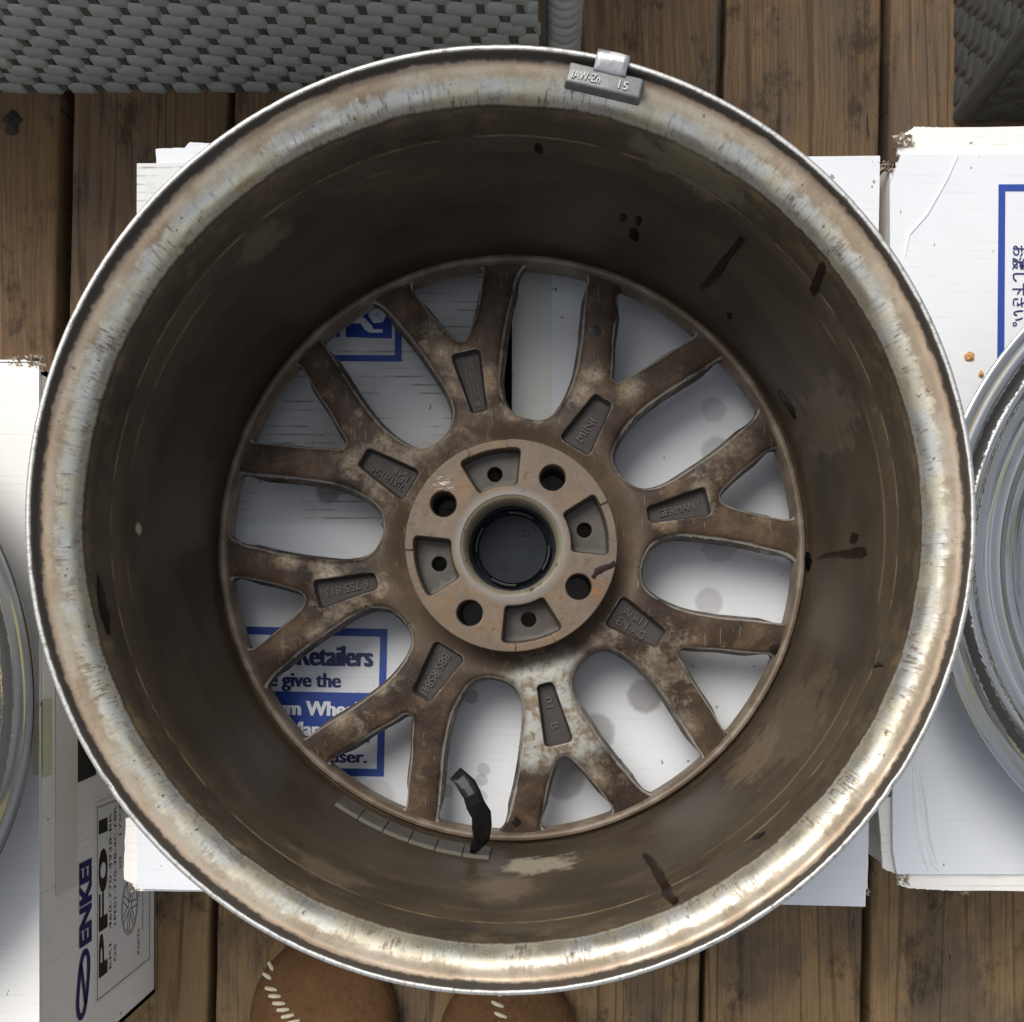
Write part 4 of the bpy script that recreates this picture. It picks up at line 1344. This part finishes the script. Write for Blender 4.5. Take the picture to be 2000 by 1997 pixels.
hv, hf, hE = [], [], []
outer = circ(0, 0, RH, 200)
bore = circ(0, 0, 0.0318, 96)
recs = [sector(37.9, 61.7, 19.0, BASE_ANG + 90 * k - 0.4) for k in range(4)]
bolts = [circ(0.050 * math.cos(R(BASE_ANG + 45 + 90 * k)), 0.050 * math.sin(R(BASE_ANG + 45 + 90 * k)), 0.0084, 40) for k in range(4)]
extra = []
for k in range(4):
    for sg in (-1, 1):
        for o in (0.0, 0.35):
            a = BASE_ANG + 90 * k + sg * (NOTCH + o)
            extra.append([pol(62.2, a), pol(64.5, a), pol(66.6, a)])
V3, tris, ed = sheet(outer, [bore] + recs + bolts, [(outer, True, 0.0007), (bore, True, 0.0006)] + [(r_, True, 0.0007) for r_ in recs] + [(b_, True, 0.0006) for b_ in bolts], 0.003, z_hub, extra)
hv = [tuple(v) for v in V3]; hE = list(ed); hf = list(tris)
loop_wall(hv, hf, hE, outer, [z_hub(np.asarray(outer)) - 0.0007, np.full(200, ZH - 0.004), np.full(200, -0.1790)], [0, 0, -0.0008])
RF = ZH - 0.0125
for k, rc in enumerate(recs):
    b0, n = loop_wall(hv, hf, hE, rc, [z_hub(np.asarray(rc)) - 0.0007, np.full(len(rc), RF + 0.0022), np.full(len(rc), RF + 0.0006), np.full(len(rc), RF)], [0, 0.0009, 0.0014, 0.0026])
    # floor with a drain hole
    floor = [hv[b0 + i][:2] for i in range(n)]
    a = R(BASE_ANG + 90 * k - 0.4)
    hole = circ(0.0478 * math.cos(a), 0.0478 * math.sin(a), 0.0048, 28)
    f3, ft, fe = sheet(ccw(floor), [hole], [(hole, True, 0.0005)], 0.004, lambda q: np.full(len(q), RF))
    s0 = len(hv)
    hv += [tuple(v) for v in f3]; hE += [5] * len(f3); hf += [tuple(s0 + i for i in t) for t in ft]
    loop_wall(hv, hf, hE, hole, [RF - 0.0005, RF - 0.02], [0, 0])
for b_ in bolts:
    loop_wall(hv, hf, hE, b_, [ZH - 0.0006, ZH - 0.0014, ZH - 0.045], [0, 0.0004, 0.0004])
hub_me = mesh_from(hv, hf, angle=42, weld=3e-6, attrs={'edge': hE})
bm = bmesh.new(); bm.from_mesh(hub_me)
bmesh.ops.recalc_face_normals(bm, faces=bm.faces)
if sum(f.normal.z for f in bm.faces if abs(f.normal.z) > 0.9) < 0: bmesh.ops.reverse_faces(bm, faces=bm.faces)
bm.to_mesh(hub_me); bm.free()
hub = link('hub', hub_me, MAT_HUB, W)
link('bore_sleeve', lathe([(0.0318, ZH - 0.0007), (0.0308, ZH - 0.0014), (0.0296, ZH - 0.0040), (0.0288, ZH - 0.0060), (0.0284, ZH - 0.0075), (0.0284, ZH - 0.040), (0.0300, ZH - 0.040), (0.0320, ZH - 0.012)], 96), MAT_BORE, hub)
capo = link('center_cap', lathe([(0.0001, ZH - 0.0300), (0.0180, ZH - 0.0300), (0.0222, ZH - 0.0298), (0.0228, ZH - 0.0304), (0.0230, ZH - 0.0350), (0.0262, ZH - 0.0352), (0.0264, ZH - 0.0290), (0.0282, ZH - 0.0290), (0.0282, ZH - 0.0380), (0.0001, ZH - 0.0380)], 72), MAT_CAP, W)
for k in range(4):
    a0 = BASE_ANG + 90 * k + 62
    vv, ff = [], []
    n = 9
    for i in range(n):
        a = a0 + 40 * (i / (n - 1) - .5)
        for r, z in ((23.2, ZH - .0350), (23.2, ZH - .0272), (23.9, ZH - .0264), (24.6, ZH - .0272), (24.6, ZH - .0350)):
            x, y = pol(r, a); vv.append((x, y, z))
    for i in range(n - 1):
        for j in range(4): ff.append((i * 5 + j, i * 5 + j + 1, i * 5 + j + 6, i * 5 + j + 5))
    ff += [(0, 1, 2, 3, 4), tuple(5 * (n - 1) + j for j in (4, 3, 2, 1, 0))]
    link('tab', mesh_from(vv, ff, angle=35, weld=0, fix=True), MAT_TAB, capo)
for (x, y) in ((0.0085, 0.0105), (-0.0055, -0.0120)):
    link('mould_mark', lathe([(0.0018, 0.0), (0.0021, 0.0002), (0.0024, 0.0), (0.0024, -0.0006), (0.0018, -0.0006)], 24, attr=False), MAT_CAP, capo, (x, y, ZH - 0.0299))

# ---- clip-on balance weight on the lip
ang = R(76.7)
er = Vector((math.cos(ang), math.sin(ang), 0)); et = Vector((math.sin(ang), -math.cos(ang), 0))      # outward, clockwise
rot = Matrix((et, er, Vector((0, 0, 1)))).transposed()
wt = bevel_box(0.0385, 0.0118, 0.0075, 0.0014, 3)
for v in wt.vertices:                          # follow the rim's curve and taper upwards
    x, y, z = v.co
    y2 = y * (1 - 0.10 * (z > 0)) - x * x / (2 * 0.222)
    v.co = (x * (1 - 0.03 * (z > 0)), y2, z - 0.10 * y)
wo = link('clip_weight', wt, MAT_ZINC, W)
wo.matrix_local = Matrix.Translation(er * 0.2222 + Vector((0, 0, -0.0035))) @ rot.to_4x4()
for s, x, wd in (('IAW-Zn', -0.0160, 0.0138), ('15', 0.0072, 0.0046)):
    me = fit_text(s, wd, 0.0044, 0.0011, 0.0, 'l')
    for v in me.vertices: v.co.y -= (v.co.x + x) ** 2 / (2 * 0.222)
    link('lettering', me, MAT_ZINC_WORN, wo, (x, -0.0036, 0.0037), (R(-5), 0, 0))
cl_prof = [(0.0028, 0.0030), (0.0042, 0.0040), (0.0058, 0.0044), (0.0078, 0.0054), (0.0100, 0.0056), (0.0122, 0.0048), (0.0136, 0.0026), (0.0138, -0.0040)]
vv, ff = [], []
nn = 7
for i in range(nn):
    x = -0.0080 + 0.0160 * i / (nn - 1)
    for (y, z) in cl_prof: vv.append((x, y + random.uniform(-.00012, .00012) - x * x / .444, z + random.uniform(-.00012, .00012)))
q = len(cl_prof)
for i in range(nn - 1):
    for j in range(q - 1): ff.append((i * q + j, (i + 1) * q + j, (i + 1) * q + j + 1, i * q + j + 1))
cme = mesh_from(vv, ff, angle=40, weld=0)
clip = link('clip', cme, MAT_CLIP, wo, (0.0015, 0.0, 0.0))
so = clip.modifiers.new('thickness', 'SOLIDIFY'); so.thickness = 0.0012; so.offset = 0.0

# ---- stick-on balance weights low on the barrel
ANG0 = -121.6
for k in range(6):
    a = ANG0 + 5.05 * k
    zc_ = -0.1475 + 0.0005 * k
    vv, ff = [], []
    h = 2.42
    for i in range(5):
        aa = a + h * (i / 2 - 1)
        for (dr, dz) in ((-0.0002, 0.0095), (-0.0021, 0.0094), (-0.0025, 0.0089), (-0.0025, -0.0089), (-0.0021, -0.0095), (-0.0002, -0.0095)):
            z = zc_ + dz
            r_ = rim_r(z) + dr
            vv.append((r_ * math.cos(R(aa)), r_ * math.sin(R(aa)), z))
    for i in range(4):
        for j in range(5): ff.append((i * 6 + j, i * 6 + j + 1, i * 6 + j + 7, i * 6 + j + 6))
    ff += [(0, 1, 2, 3, 4, 5), (29, 28, 27, 26, 25, 24)]
    me = mesh_from(vv, ff, angle=30, weld=0, fix=True)
    me.materials.append(MAT_STICK); me.materials.append(MAT_STICK_EDGE)
    for p_ in me.polygons:
        zz = [me.vertices[i].co.z for i in p_.vertices]
        if min(zz) > zc_ + 0.0080: p_.material_index = 1
    link('adhesive_weight', me, None, W)
# torn black tape standing off the last weights
path = [(922, 1668, .652), (930, 1655, .647), (940, 1640, .641), (942, 1615, .636), (940, 1592, .632), (930, 1572, .628), (922, 1552, .627), (912, 1535, .628), (900, 1520, .629), (889, 1510, .632)]
vv, ff = [], []
for i, (u, v, d) in enumerate(path):
    c = P(u, v, d) - Vector((WX, WY, ZL))
    a_ = P(*path[max(i - 1, 0)]); b_ = P(*path[min(i + 1, len(path) - 1)])
    t_ = (b_ - a_).normalized(); sd = t_.cross(Vector((0.2, 0.1, 1))).normalized()
    wd = (0.0016, 0.0042, 0.0058, 0.0064, 0.0066, 0.0066, 0.0064, 0.0062, 0.0062, 0.0058)[i]
    for s in (-1, -0.4, 0.3, 1):
        jag = random.uniform(-.0008, .0006) if abs(s) == 1 else 0
        q_ = c + sd * (wd * 0.86 * s + jag) + Vector((0, 0, 0.0004 * math.cos(s * 2.2 + i) + random.uniform(-.0007, .0007) + (0.0022 if i == len(path) - 1 and s < -.5 else 0)))
        vv.append(tuple(q_))
for i in range(len(path) - 1):
    for j in range(3): ff.append((i * 4 + j, i * 4 + j + 1, i * 4 + j + 5, i * 4 + j + 4))
tp = link('torn_tape', mesh_from(vv, ff, angle=7, weld=0), MAT_TAPE_BLACK, W)
so = tp.modifiers.new('thickness', 'SOLIDIFY'); so.thickness = 0.0002


# ---- oil drips
def blob(pts_px, widths, mat, on='barrel', dz=0.0):
    """a thin irregular film along a pixel path, lying on the barrel wall or on the spokes"""
    pts_ = []
    n = len(pts_px)
    dn = []
    for i in range(n - 1):
        for t in np.linspace(0, 1, 4, endpoint=False):
            dn.append((pts_px[i][0] + (pts_px[i + 1][0] - pts_px[i][0]) * t, pts_px[i][1] + (pts_px[i + 1][1] - pts_px[i][1]) * t, widths[i] + (widths[i + 1] - widths[i]) * t))
    dn.append((*pts_px[-1], widths[-1]))
    vv, ff = [], []
    for i, (u, v, wd) in enumerate(dn):
        a_ = Vector(dn[max(i - 1, 0)][:2]); b_ = Vector(dn[min(i + 1, len(dn) - 1)][:2])
        t_ = (b_ - a_).normalized(); sd = Vector((-t_.y, t_.x))
        for k, s in enumerate((-1, -0.5, 0.0, 0.5, 1)):
            ww = wd * (1 + random.uniform(-.25, .25)) * s
            uu, vvv = u + sd.x * ww, v + sd.y * ww
            hgt = (0.00002, 0.00014, 0.0002, 0.00014, 0.00002)[k] * (0.15 if i in (0, len(dn) - 1) else 1)
            if on == 'barrel': q_ = barrel_hit(uu, vvv, 0.0002 + hgt)
            else:
                c = P(uu, vvv, DL - dz)
                q_ = Vector((c.x - WX, c.y - WY, dz + 0.0002 + hgt))
            vv.append(tuple(q_))
    for i in range(len(dn) - 1):
        for j in range(4): ff.append((i * 5 + j, i * 5 + j + 1, i * 5 + j + 6, i * 5 + j + 5))
    return link('oil_drip', mesh_from(vv, ff, angle=70, weld=0, fix=True), mat, W)


blob([(1216, 417), (1217, 425), (1216, 433)], [4, 8, 3], MAT_OIL)
blob([(1247, 421), (1248, 430), (1245, 440)], [4, 7, 3], MAT_OIL)
blob([(1234, 445), (1238, 458), (1244, 472)], [6, 10, 4], MAT_OIL)
blob([(1450, 462), (1442, 477), (1425, 497), (1408, 522), (1395, 540), (1376, 558), (1368, 570)], [6, 7, 6, 10, 9, 7, 3], MAT_RUSTOIL)
blob([(1609, 512), (1604, 528), (1597, 548), (1592, 566), (1590, 577)], [4, 9, 8, 10, 4], MAT_RUSTOIL)
blob([(1424, 612), (1426, 624)], [5, 4], MAT_OIL)
blob([(1519, 762), (1532, 780), (1546, 800), (1554, 818)], [3, 7, 6, 2], MAT_OIL)
blob([(1672, 1042), (1668, 1052), (1664, 1062)], [6, 9, 6], MAT_RUSTOIL)
blob([(1692, 1076), (1680, 1080), (1660, 1082), (1640, 1083), (1615, 1084), (1598, 1092)], [8, 11, 9, 6, 4, 2], MAT_RUSTOIL)
blob([(1706, 1304), (1716, 1298), (1724, 1302)], [2, 4, 2], MAT_OIL)
blob([(1468, 1640), (1480, 1634), (1494, 1626)], [2, 5, 3], MAT_OIL)
blob([(1257, 1668), (1270, 1682), (1285, 1704), (1295, 1725), (1305, 1745), (1322, 1766)], [5, 8, 9, 10, 11, 8], MAT_RUSTOIL)
blob([(190, 1120), (196, 1160), (205, 1205), (212, 1240)], [2, 7, 8, 3], MAT_OIL)
blob([(1048, 280), (1052, 290), (1060, 299)], [4, 8, 3], MAT_OIL)
zsp = ZS - 0.0028
blob([(1158, 638), (1163, 652), (1165, 668)], [8, 13, 6], MAT_OIL, 'flat', -0.1672)
blob([(1003, 1612), (1014, 1604), (1026, 1598)], [7, 12, 6], MAT_OIL, 'flat', -0.1686)
blob([(1504, 1272), (1514, 1268), (1526, 1260)], [7, 9, 5], MAT_OIL, 'flat', -0.1680)
blob([(1576, 1078), (1579, 1096), (1577, 1116)], [4, 8, 3], MAT_OIL, 'barrel')
blob([(1202, 1100), (1182, 1110), (1166, 1116), (1158, 1130)], [5, 6, 6, 4], MAT_RUSTOIL, 'flat', ZH)


# ------------------------------------------------------------------ neighbouring wheels
def small_wheel(label, cx, cy, zl, rad, mat, seed):
    o = tag(empty('alloy_wheel', (cx, cy, zl)), label, 'wheel')
    k = rad
    prof = [(k, -0.0040), (k, -0.0016), (k - .0012, -0.0002), (k - .0032, 0.0), (k - .0052, -0.0008), (k - .0075, -0.0010), (k - .0105, 0.0002), (k - .0135, -0.0012), (k - .0160, -0.0038),
            (k - .0185, -0.0060), (k - .0215, -0.0058), (k - .0240, -0.0044), (k - .0262, -0.0052), (k - .0275, -0.0082), (k - .0290, -0.0090),
            (k - .0320, -0.0100), (k - .0370, -0.0130), (k - .0410, -0.0178), (k - .0440, -0.0190), (k - .0490, -0.0230), (k - .0530, -0.0310), (k - .0560, -0.0420), (k - .0580, -0.0520), (k - .0640, -0.0560),
            (k - .080, -0.0600), (k - .110, -0.0610), (k - .128, -0.0590), (k - .140, -0.0540), (k - .160, -0.0530), (k - .172, -0.0540), (k - .174, -0.0700)]
    prof = smooth_prof(prof, 2)
    prof += [(k - .174, -0.0850), (k - .08, -0.0950), (k - .060, -0.1040), (k - .052, -0.1062), (k - .050, -0.1040), (k - .052, -0.1010), (k - .058, -0.0950), (k - .060, -0.075), (k - .035, -0.030), (k - .012, -0.010)]
    prof = [(r_, z_ * 0.55) for r_, z_ in prof]
    link('rim', lathe(prof, 240), mat, o)
    for j in range(4):
        a = R(45 + 90 * j)
        link('lug_hole', lathe([(0.0105, 0.0012), (0.0085, 0.0016), (0.0075, -0.004), (0.0075, -0.012), (0.0001, -0.012), (0.0001, -0.014), (0.0105, -0.014)], 24, attr=False), MAT_HOLE, o, (0.05 * math.cos(a) * .94, .05 * math.sin(a) * .94, -0.0300))
    link('hub_cap', lathe([(0.0001, -0.022), (0.015, -0.023), (0.022, -0.026), (0.0265, -0.031), (0.0265, -0.040), (0.0001, -0.040)], 48, attr=False), MAT_CAP, o)
    return o


dR = 0.6690
cR = P(2484, 1093, dR)
small_wheel('polished silver wheel with black grime ring lying on the right box', cR.x, cR.y, H - dR, 663 * dR / F, MAT_POLISH_R, 1)
cL = P(-642, 1366, dR)
small_wheel('oxidised pitted wheel lying on the left box, mostly outside the picture', cL.x, cL.y, H - dR, 708 * dR / F, MAT_POLISH_L, 2)


# ------------------------------------------------------------------ wicker furniture
WP = 0.00620                                      # spacing of the uprights


def strand_mesh(length, shift, wd, amp=0.0019, th=0.0013):
    """flat ribbon along x in front of three uprights and behind the next"""
    per = 5 * WP
    n = int(length / WP * 3.5)
    vv, ff = [], []
    cs = [(-0.5, 0.35), (-0.42, -0.35), (0.0, -0.75), (0.42, -0.35), (0.5, 0.35), (0.0, 0.6)]
    for i in range(n + 1):
        x = length * i / n
        d = (x - shift * WP - WP / 2) % per
        d = min(d, per - d)
        dip = math.exp(-(d / 0.0040) ** 4)                # 1 where it ducks behind an upright
        sgn = 1 if ((x - shift * WP - WP / 2) % per) < per / 2 else -1
        y = amp * (2.1 * dip - 0.9)
        wob_ = 0.0006 * math.sin(x * 60 + shift * 2) + 0.0009 * sgn * (1 - dip) * math.exp(-((d - per / 4) / 0.006) ** 2)
        for (a, b_) in cs:
            vv.append((x, y + b_ * th + a * wd * 0.06, a * wd * (1 - 0.08 * dip) + wob_))
    q = len(cs)
    for i in range(n):
        for j in range(q): ff.append((i * q + j, i * q + (j + 1) % q, (i + 1) * q + (j + 1) % q, (i + 1) * q + j))
    return mesh_from(vv, ff, angle=50, weld=0, fix=True)


def wicker_face(o, origin, rotz, length, height, row=0.0142, mat=None):
    """panel of woven strands; local x along the face, -y outwards"""
    f = Matrix.Translation(origin) @ Matrix.Rotation(rotz, 4, 'Z')
    ms = [strand_mesh(length, (2 * k) % 5, row * 1.16) for k in range(5)]
    for m_ in ms: m_.materials.append(mat or MAT_WICKER)
    rows = int(height / row)
    for r_ in range(rows):
        s = link('strand', ms[r_ % 5], None, o)
        s.matrix_local = f @ Matrix.Translation((random.uniform(-.0022, .0022), random.uniform(-.0004, .0004), 0.006 + row * r_ + random.uniform(-.0010, .0010))) @ Matrix.Rotation(R(random.uniform(-.16, .16)), 4, 'Y')
    um = bevel_box(WP * 0.93, 0.0016, rows * row + 0.004, 0.0004)
    um.materials.append(MAT_UPRIGHT)
    for k in range(int(length / WP)):
        u_ = link('upright', um, None, o)
        u_.matrix_local = f @ Matrix.Translation(((k + 0.5) * WP, random.uniform(-.0002, .0002), 0.002 + rows * row / 2)) @ Matrix.Rotation(R(random.uniform(-.25, .25)), 4, 'Y')
    b_ = link('frame', bevel_box(length, 0.012, rows * row, 0.001), MAT_HOLE, o)
    b_.matrix_local = f @ Matrix.Translation((length / 2, 0.016, 0.006 + rows * row / 2))


yA = (PV - 178) * H / F
chair = tag(empty('wicker_chair', (0, 0, 0)), 'pale grey woven wicker seat base at the top left', 'wicker chair')
wicker_face(chair, Vector((-0.62, yA - 0.002, 0.004)), R(0.3), 0.6125, 0.32)
# corner post bound with strands
pcx = -0.0015 + 0.0150
link('corner_post', lathe([(0.0001, 0.0), (0.0125, 0.0), (0.0125, 0.33), (0.0001, 0.33)], 20, attr=False), MAT_UPRIGHT, chair, (pcx, yA + 0.0125, 0.002))
wrap = lathe([(0.0128, -0.0058), (0.0142, -0.0040), (0.0150, 0.0), (0.0142, 0.0040), (0.0128, 0.0058), (0.0120, 0.0)], 28, attr=False)
wrap.materials.append(MAT_WICKER)
for i in range(27):
    link('post_wrap', wrap, None, chair, (pcx, yA + 0.0125, 0.010 + i * 0.0118), (R(random.uniform(-5, 5) + 3), R(random.uniform(-5, 5)), 0))
link('seat_top', bevel_box(0.66, 0.5, 0.02, 0.004), MAT_UPRIGHT, chair, (-0.30, yA + 0.28, 0.335))
link('shade_backrest', bevel_box(0.66, 0.05, 0.30, 0.01, 2), MAT_UPRIGHT, chair, (-0.30, yA + 0.30, 0.495))  # unseen backrest, added so that the chair shades the deck

tbl = tag(empty('wicker_table', (0, 0, 0)), 'dark grey woven wicker table base at the top right corner', 'wicker table')
xB, yB = (1866 - PU) * H / F, (PV - 236) * H / F
wicker_face(tbl, Vector((xB, yB + 0.60, 0.003)), R(-90), 0.600, 0.42, mat=MAT_WICKER_DARK)
wicker_face(tbl, Vector((xB + 0.004, yB, 0.003)), 0.0, 0.55, 0.42, mat=MAT_WICKER_DARK)
tp_ = lathe([(0.0001, 0.0), (0.009, 0.0), (0.009, 0.425), (0.0001, 0.425)], 16, attr=False)
link('corner_post', tp_, MAT_WICKER_DARK, tbl, (xB + 0.005, yB + 0.004, 0.004))
link('table_top', bevel_box(0.58, 0.63, 0.02, 0.004), MAT_UPRIGHT, tbl, (xB + 0.285, yB + 0.305, 0.440))


# ------------------------------------------------------------------ moccasins
def shoe(label, cx, ytoe, rotz, seam, wmax=0.056):
    o = tag(empty('moccasin', (cx, ytoe, 0.0), (0, 0, R(rotz))), label, 'shoe', 'pair of tan moccasins')
    Ls = 0.285

    def half_w(t):
        toe = math.sqrt(max(0.0, 1 - (1 - min(t / 0.26, 1)) ** 2))
        waist = 1 - 0.22 * math.exp(-((t - 0.60) / 0.16) ** 2) - 0.12 * max(0, t - 0.3)
        heel = math.sqrt(max(0.0, 1 - max(0, (t - 0.84) / 0.16) ** 2))
        return wmax * toe * waist * heel

    def top_h(t):
        toe = math.sqrt(max(0.0, 1 - (1 - min(t / 0.22, 1)) ** 2))
        return 0.006 + (0.027 + 0.040 * max(0, min(1, (t - 0.18) / 0.35))) * toe * (1 if t < 0.97 else 0.9)

    n, q = 44, 32
    vv, ff = [], []

    def pt(t, a):
        w_, h_ = max(half_w(t), 0.0015), top_h(t)
        ca, sa = math.cos(a), math.sin(a)
        x = w_ * math.copysign(abs(ca) ** 0.8, ca)
        z = h_ * (max(0, sa) ** 0.72) if sa > 0 else -0.0
        if sa < 0: z = 0.004
        return Vector((x, -Ls * t, z + 0.006))
    for i in range(n + 1):
        t = (i / n) ** 1.35 * 0.998 + 0.001
        for j in range(q):
            a = 2 * math.pi * j / q
            p_ = pt(t, a)
            vv.append(tuple(p_))
    for i in range(n):
        for j in range(q):
            t = (i / n) ** 1.35
            a = math.degrees(2 * math.pi * (j + .5) / q)
            if 0.50 < t < 0.93 and 48 < a < 132: continue        # foot opening
            ff.append((i * q + j, (i + 1) * q + j, (i + 1) * q + (j + 1) % q, i * q + (j + 1) % q))
    ff.append(tuple(range(q))[::-1]); ff.append(tuple(n * q + j for j in range(q)))
    me = mesh_from(vv, ff, angle=80, weld=0, fix=True)
    up = link('upper', me, MAT_LEATHER, o)
    up.modifiers.new('smooth', 'SUBSURF').render_levels = 1
    sv, sf = [], []
    m_ = 40
    for i in range(m_ + 1):
        t = i / m_ * 0.998 + 0.001
        for sx in (-1, 1):
            for z in (0.0005, 0.0075): sv.append((sx * (half_w(t) * 0.97 + 0.0002), -Ls * t, z))
    for i in range(m_):
        a = i * 4
        sf += [(a, a + 1, a + 5, a + 4), (a + 2, a + 6, a + 7, a + 3), (a, a + 4, a + 6, a + 2), (a + 1, a + 3, a + 7, a + 5)]
    sf += [(0, 2, 3, 1), (m_ * 4, m_ * 4 + 1, m_ * 4 + 3, m_ * 4 + 2)]
    link('sole', mesh_from(sv, sf, angle=40, weld=0, fix=True), MAT_SOLE, o)
    # lacing along the apron seam: a thin welt and slanted stitches
    inv = (Matrix.Translation((cx, ytoe, 0)) @ Matrix.Rotation(R(rotz), 4, 'Z')).inverted()

    def surf(u, v):
        z = 0.04
        for _ in range(12):
            w_ = inv @ P(u, v, H - z)
            t = min(max(-w_.y / Ls, 0.002), 0.99)
            hw = half_w(t)
            f = min(abs(w_.x) / max(hw, 1e-4), 1.0)
            ca = f ** (1 / 0.8); sa = math.sqrt(max(0.0, 1 - ca * ca))
            z = top_h(t) * sa ** 0.72 + 0.006
        return Vector((w_.x, w_.y, z))
    sm = bmesh.new()
    bmesh.ops.create_uvsphere(sm, u_segments=8, v_segments=6, radius=1)
    for v in sm.verts: v.co = Vector((v.co.x * 0.0019 + 0.0042 * (v.co.x > 0.01) - 0.0042 * (v.co.x < -0.01), v.co.y * 0.0019, v.co.z * 0.0019 - 0.0011 * (abs(v.co.x) > 0.5)))
    stm = bpy.data.meshes.new('stitch'); sm.to_mesh(stm); sm.free()
    stm.polygons.foreach_set('use_smooth', [True] * len(stm.polygons))
    stm.materials.append(MAT_LACE)
    dn = cat([tuple(s_) for s_ in seam], 14.0)
    wv, wf = [], []
    for i, (u, v) in enumerate(dn):
        c = surf(u, v)
        u2, v2 = dn[min(i + 1, len(dn) - 1)]; u1, v1 = dn[max(i - 1, 0)]
        d = (surf(u2, v2) - surf(u1, v1))
        a = math.atan2(d.y, d.x) + R(52)
        st = link('stitch', stm, None, o, c + Vector((0, 0, 0.0006)), (0, 0, a))
        nrm = Vector((-d.y, d.x, 0)).normalized()
        for s_, hz in ((-1, -0.001), (0, 0.0008), (1, -0.001)):
            wv.append(tuple(c + nrm * 0.0022 * s_ + Vector((0, 0, hz))))
    for i in range(len(dn) - 1):
        for j in range(2): wf.append((i * 3 + j, i * 3 + j + 1, i * 3 + j + 4, i * 3 + j + 3))
    link('seam_welt', mesh_from(wv, wf, angle=80, weld=0), MAT_LEATHER, o)
    return o


pt1 = P(612, 1838, 0.925)
shoe('left tan suede moccasin with cream lacing on its outer edge', pt1.x, pt1.y, 6.0, [(531, 1890), (524, 1908), (530, 1932), (545, 1960), (562, 1985), (585, 2010), (610, 2050)], 0.066)
pt2 = P(1000, 1893, 0.925)
shoe('right tan suede moccasin with cream lacing near its middle', pt2.x, pt2.y, -3.0, [(968, 1940), (972, 1962), (978, 1983), (984, 2004), (990, 2040)], 0.064)

# ------------------------------------------------------------------ crumbs
def crumb(u, v, d, sx, sy, label, n_):
    bm = bmesh.new()
    bmesh.ops.create_icosphere(bm, subdivisions=2, radius=1)
    for vv_ in bm.verts:
        f = 1 + random.uniform(-.28, .28)
        vv_.co = Vector((vv_.co.x * sx * f, vv_.co.y * sy * f, max(vv_.co.z, -0.3) * 0.0016 * f))
    me = bpy.data.meshes.new('crumb'); bm.to_mesh(me); bm.free()
    c = P(u, v, d)
    return tag(link('crumb', me, MAT_CRUMB, None, (c.x, c.y, c.z + 0.0006)), label, 'crumb')


crumb(1893, 697, 0.7275, 0.0036, 0.0028, 'orange crumb lying on the right box beside the blue frame', 1)
crumb(1916, 731, 0.7275, 0.0016, 0.0022, 'tiny tan crumb at the edge of the polished right wheel', 2)
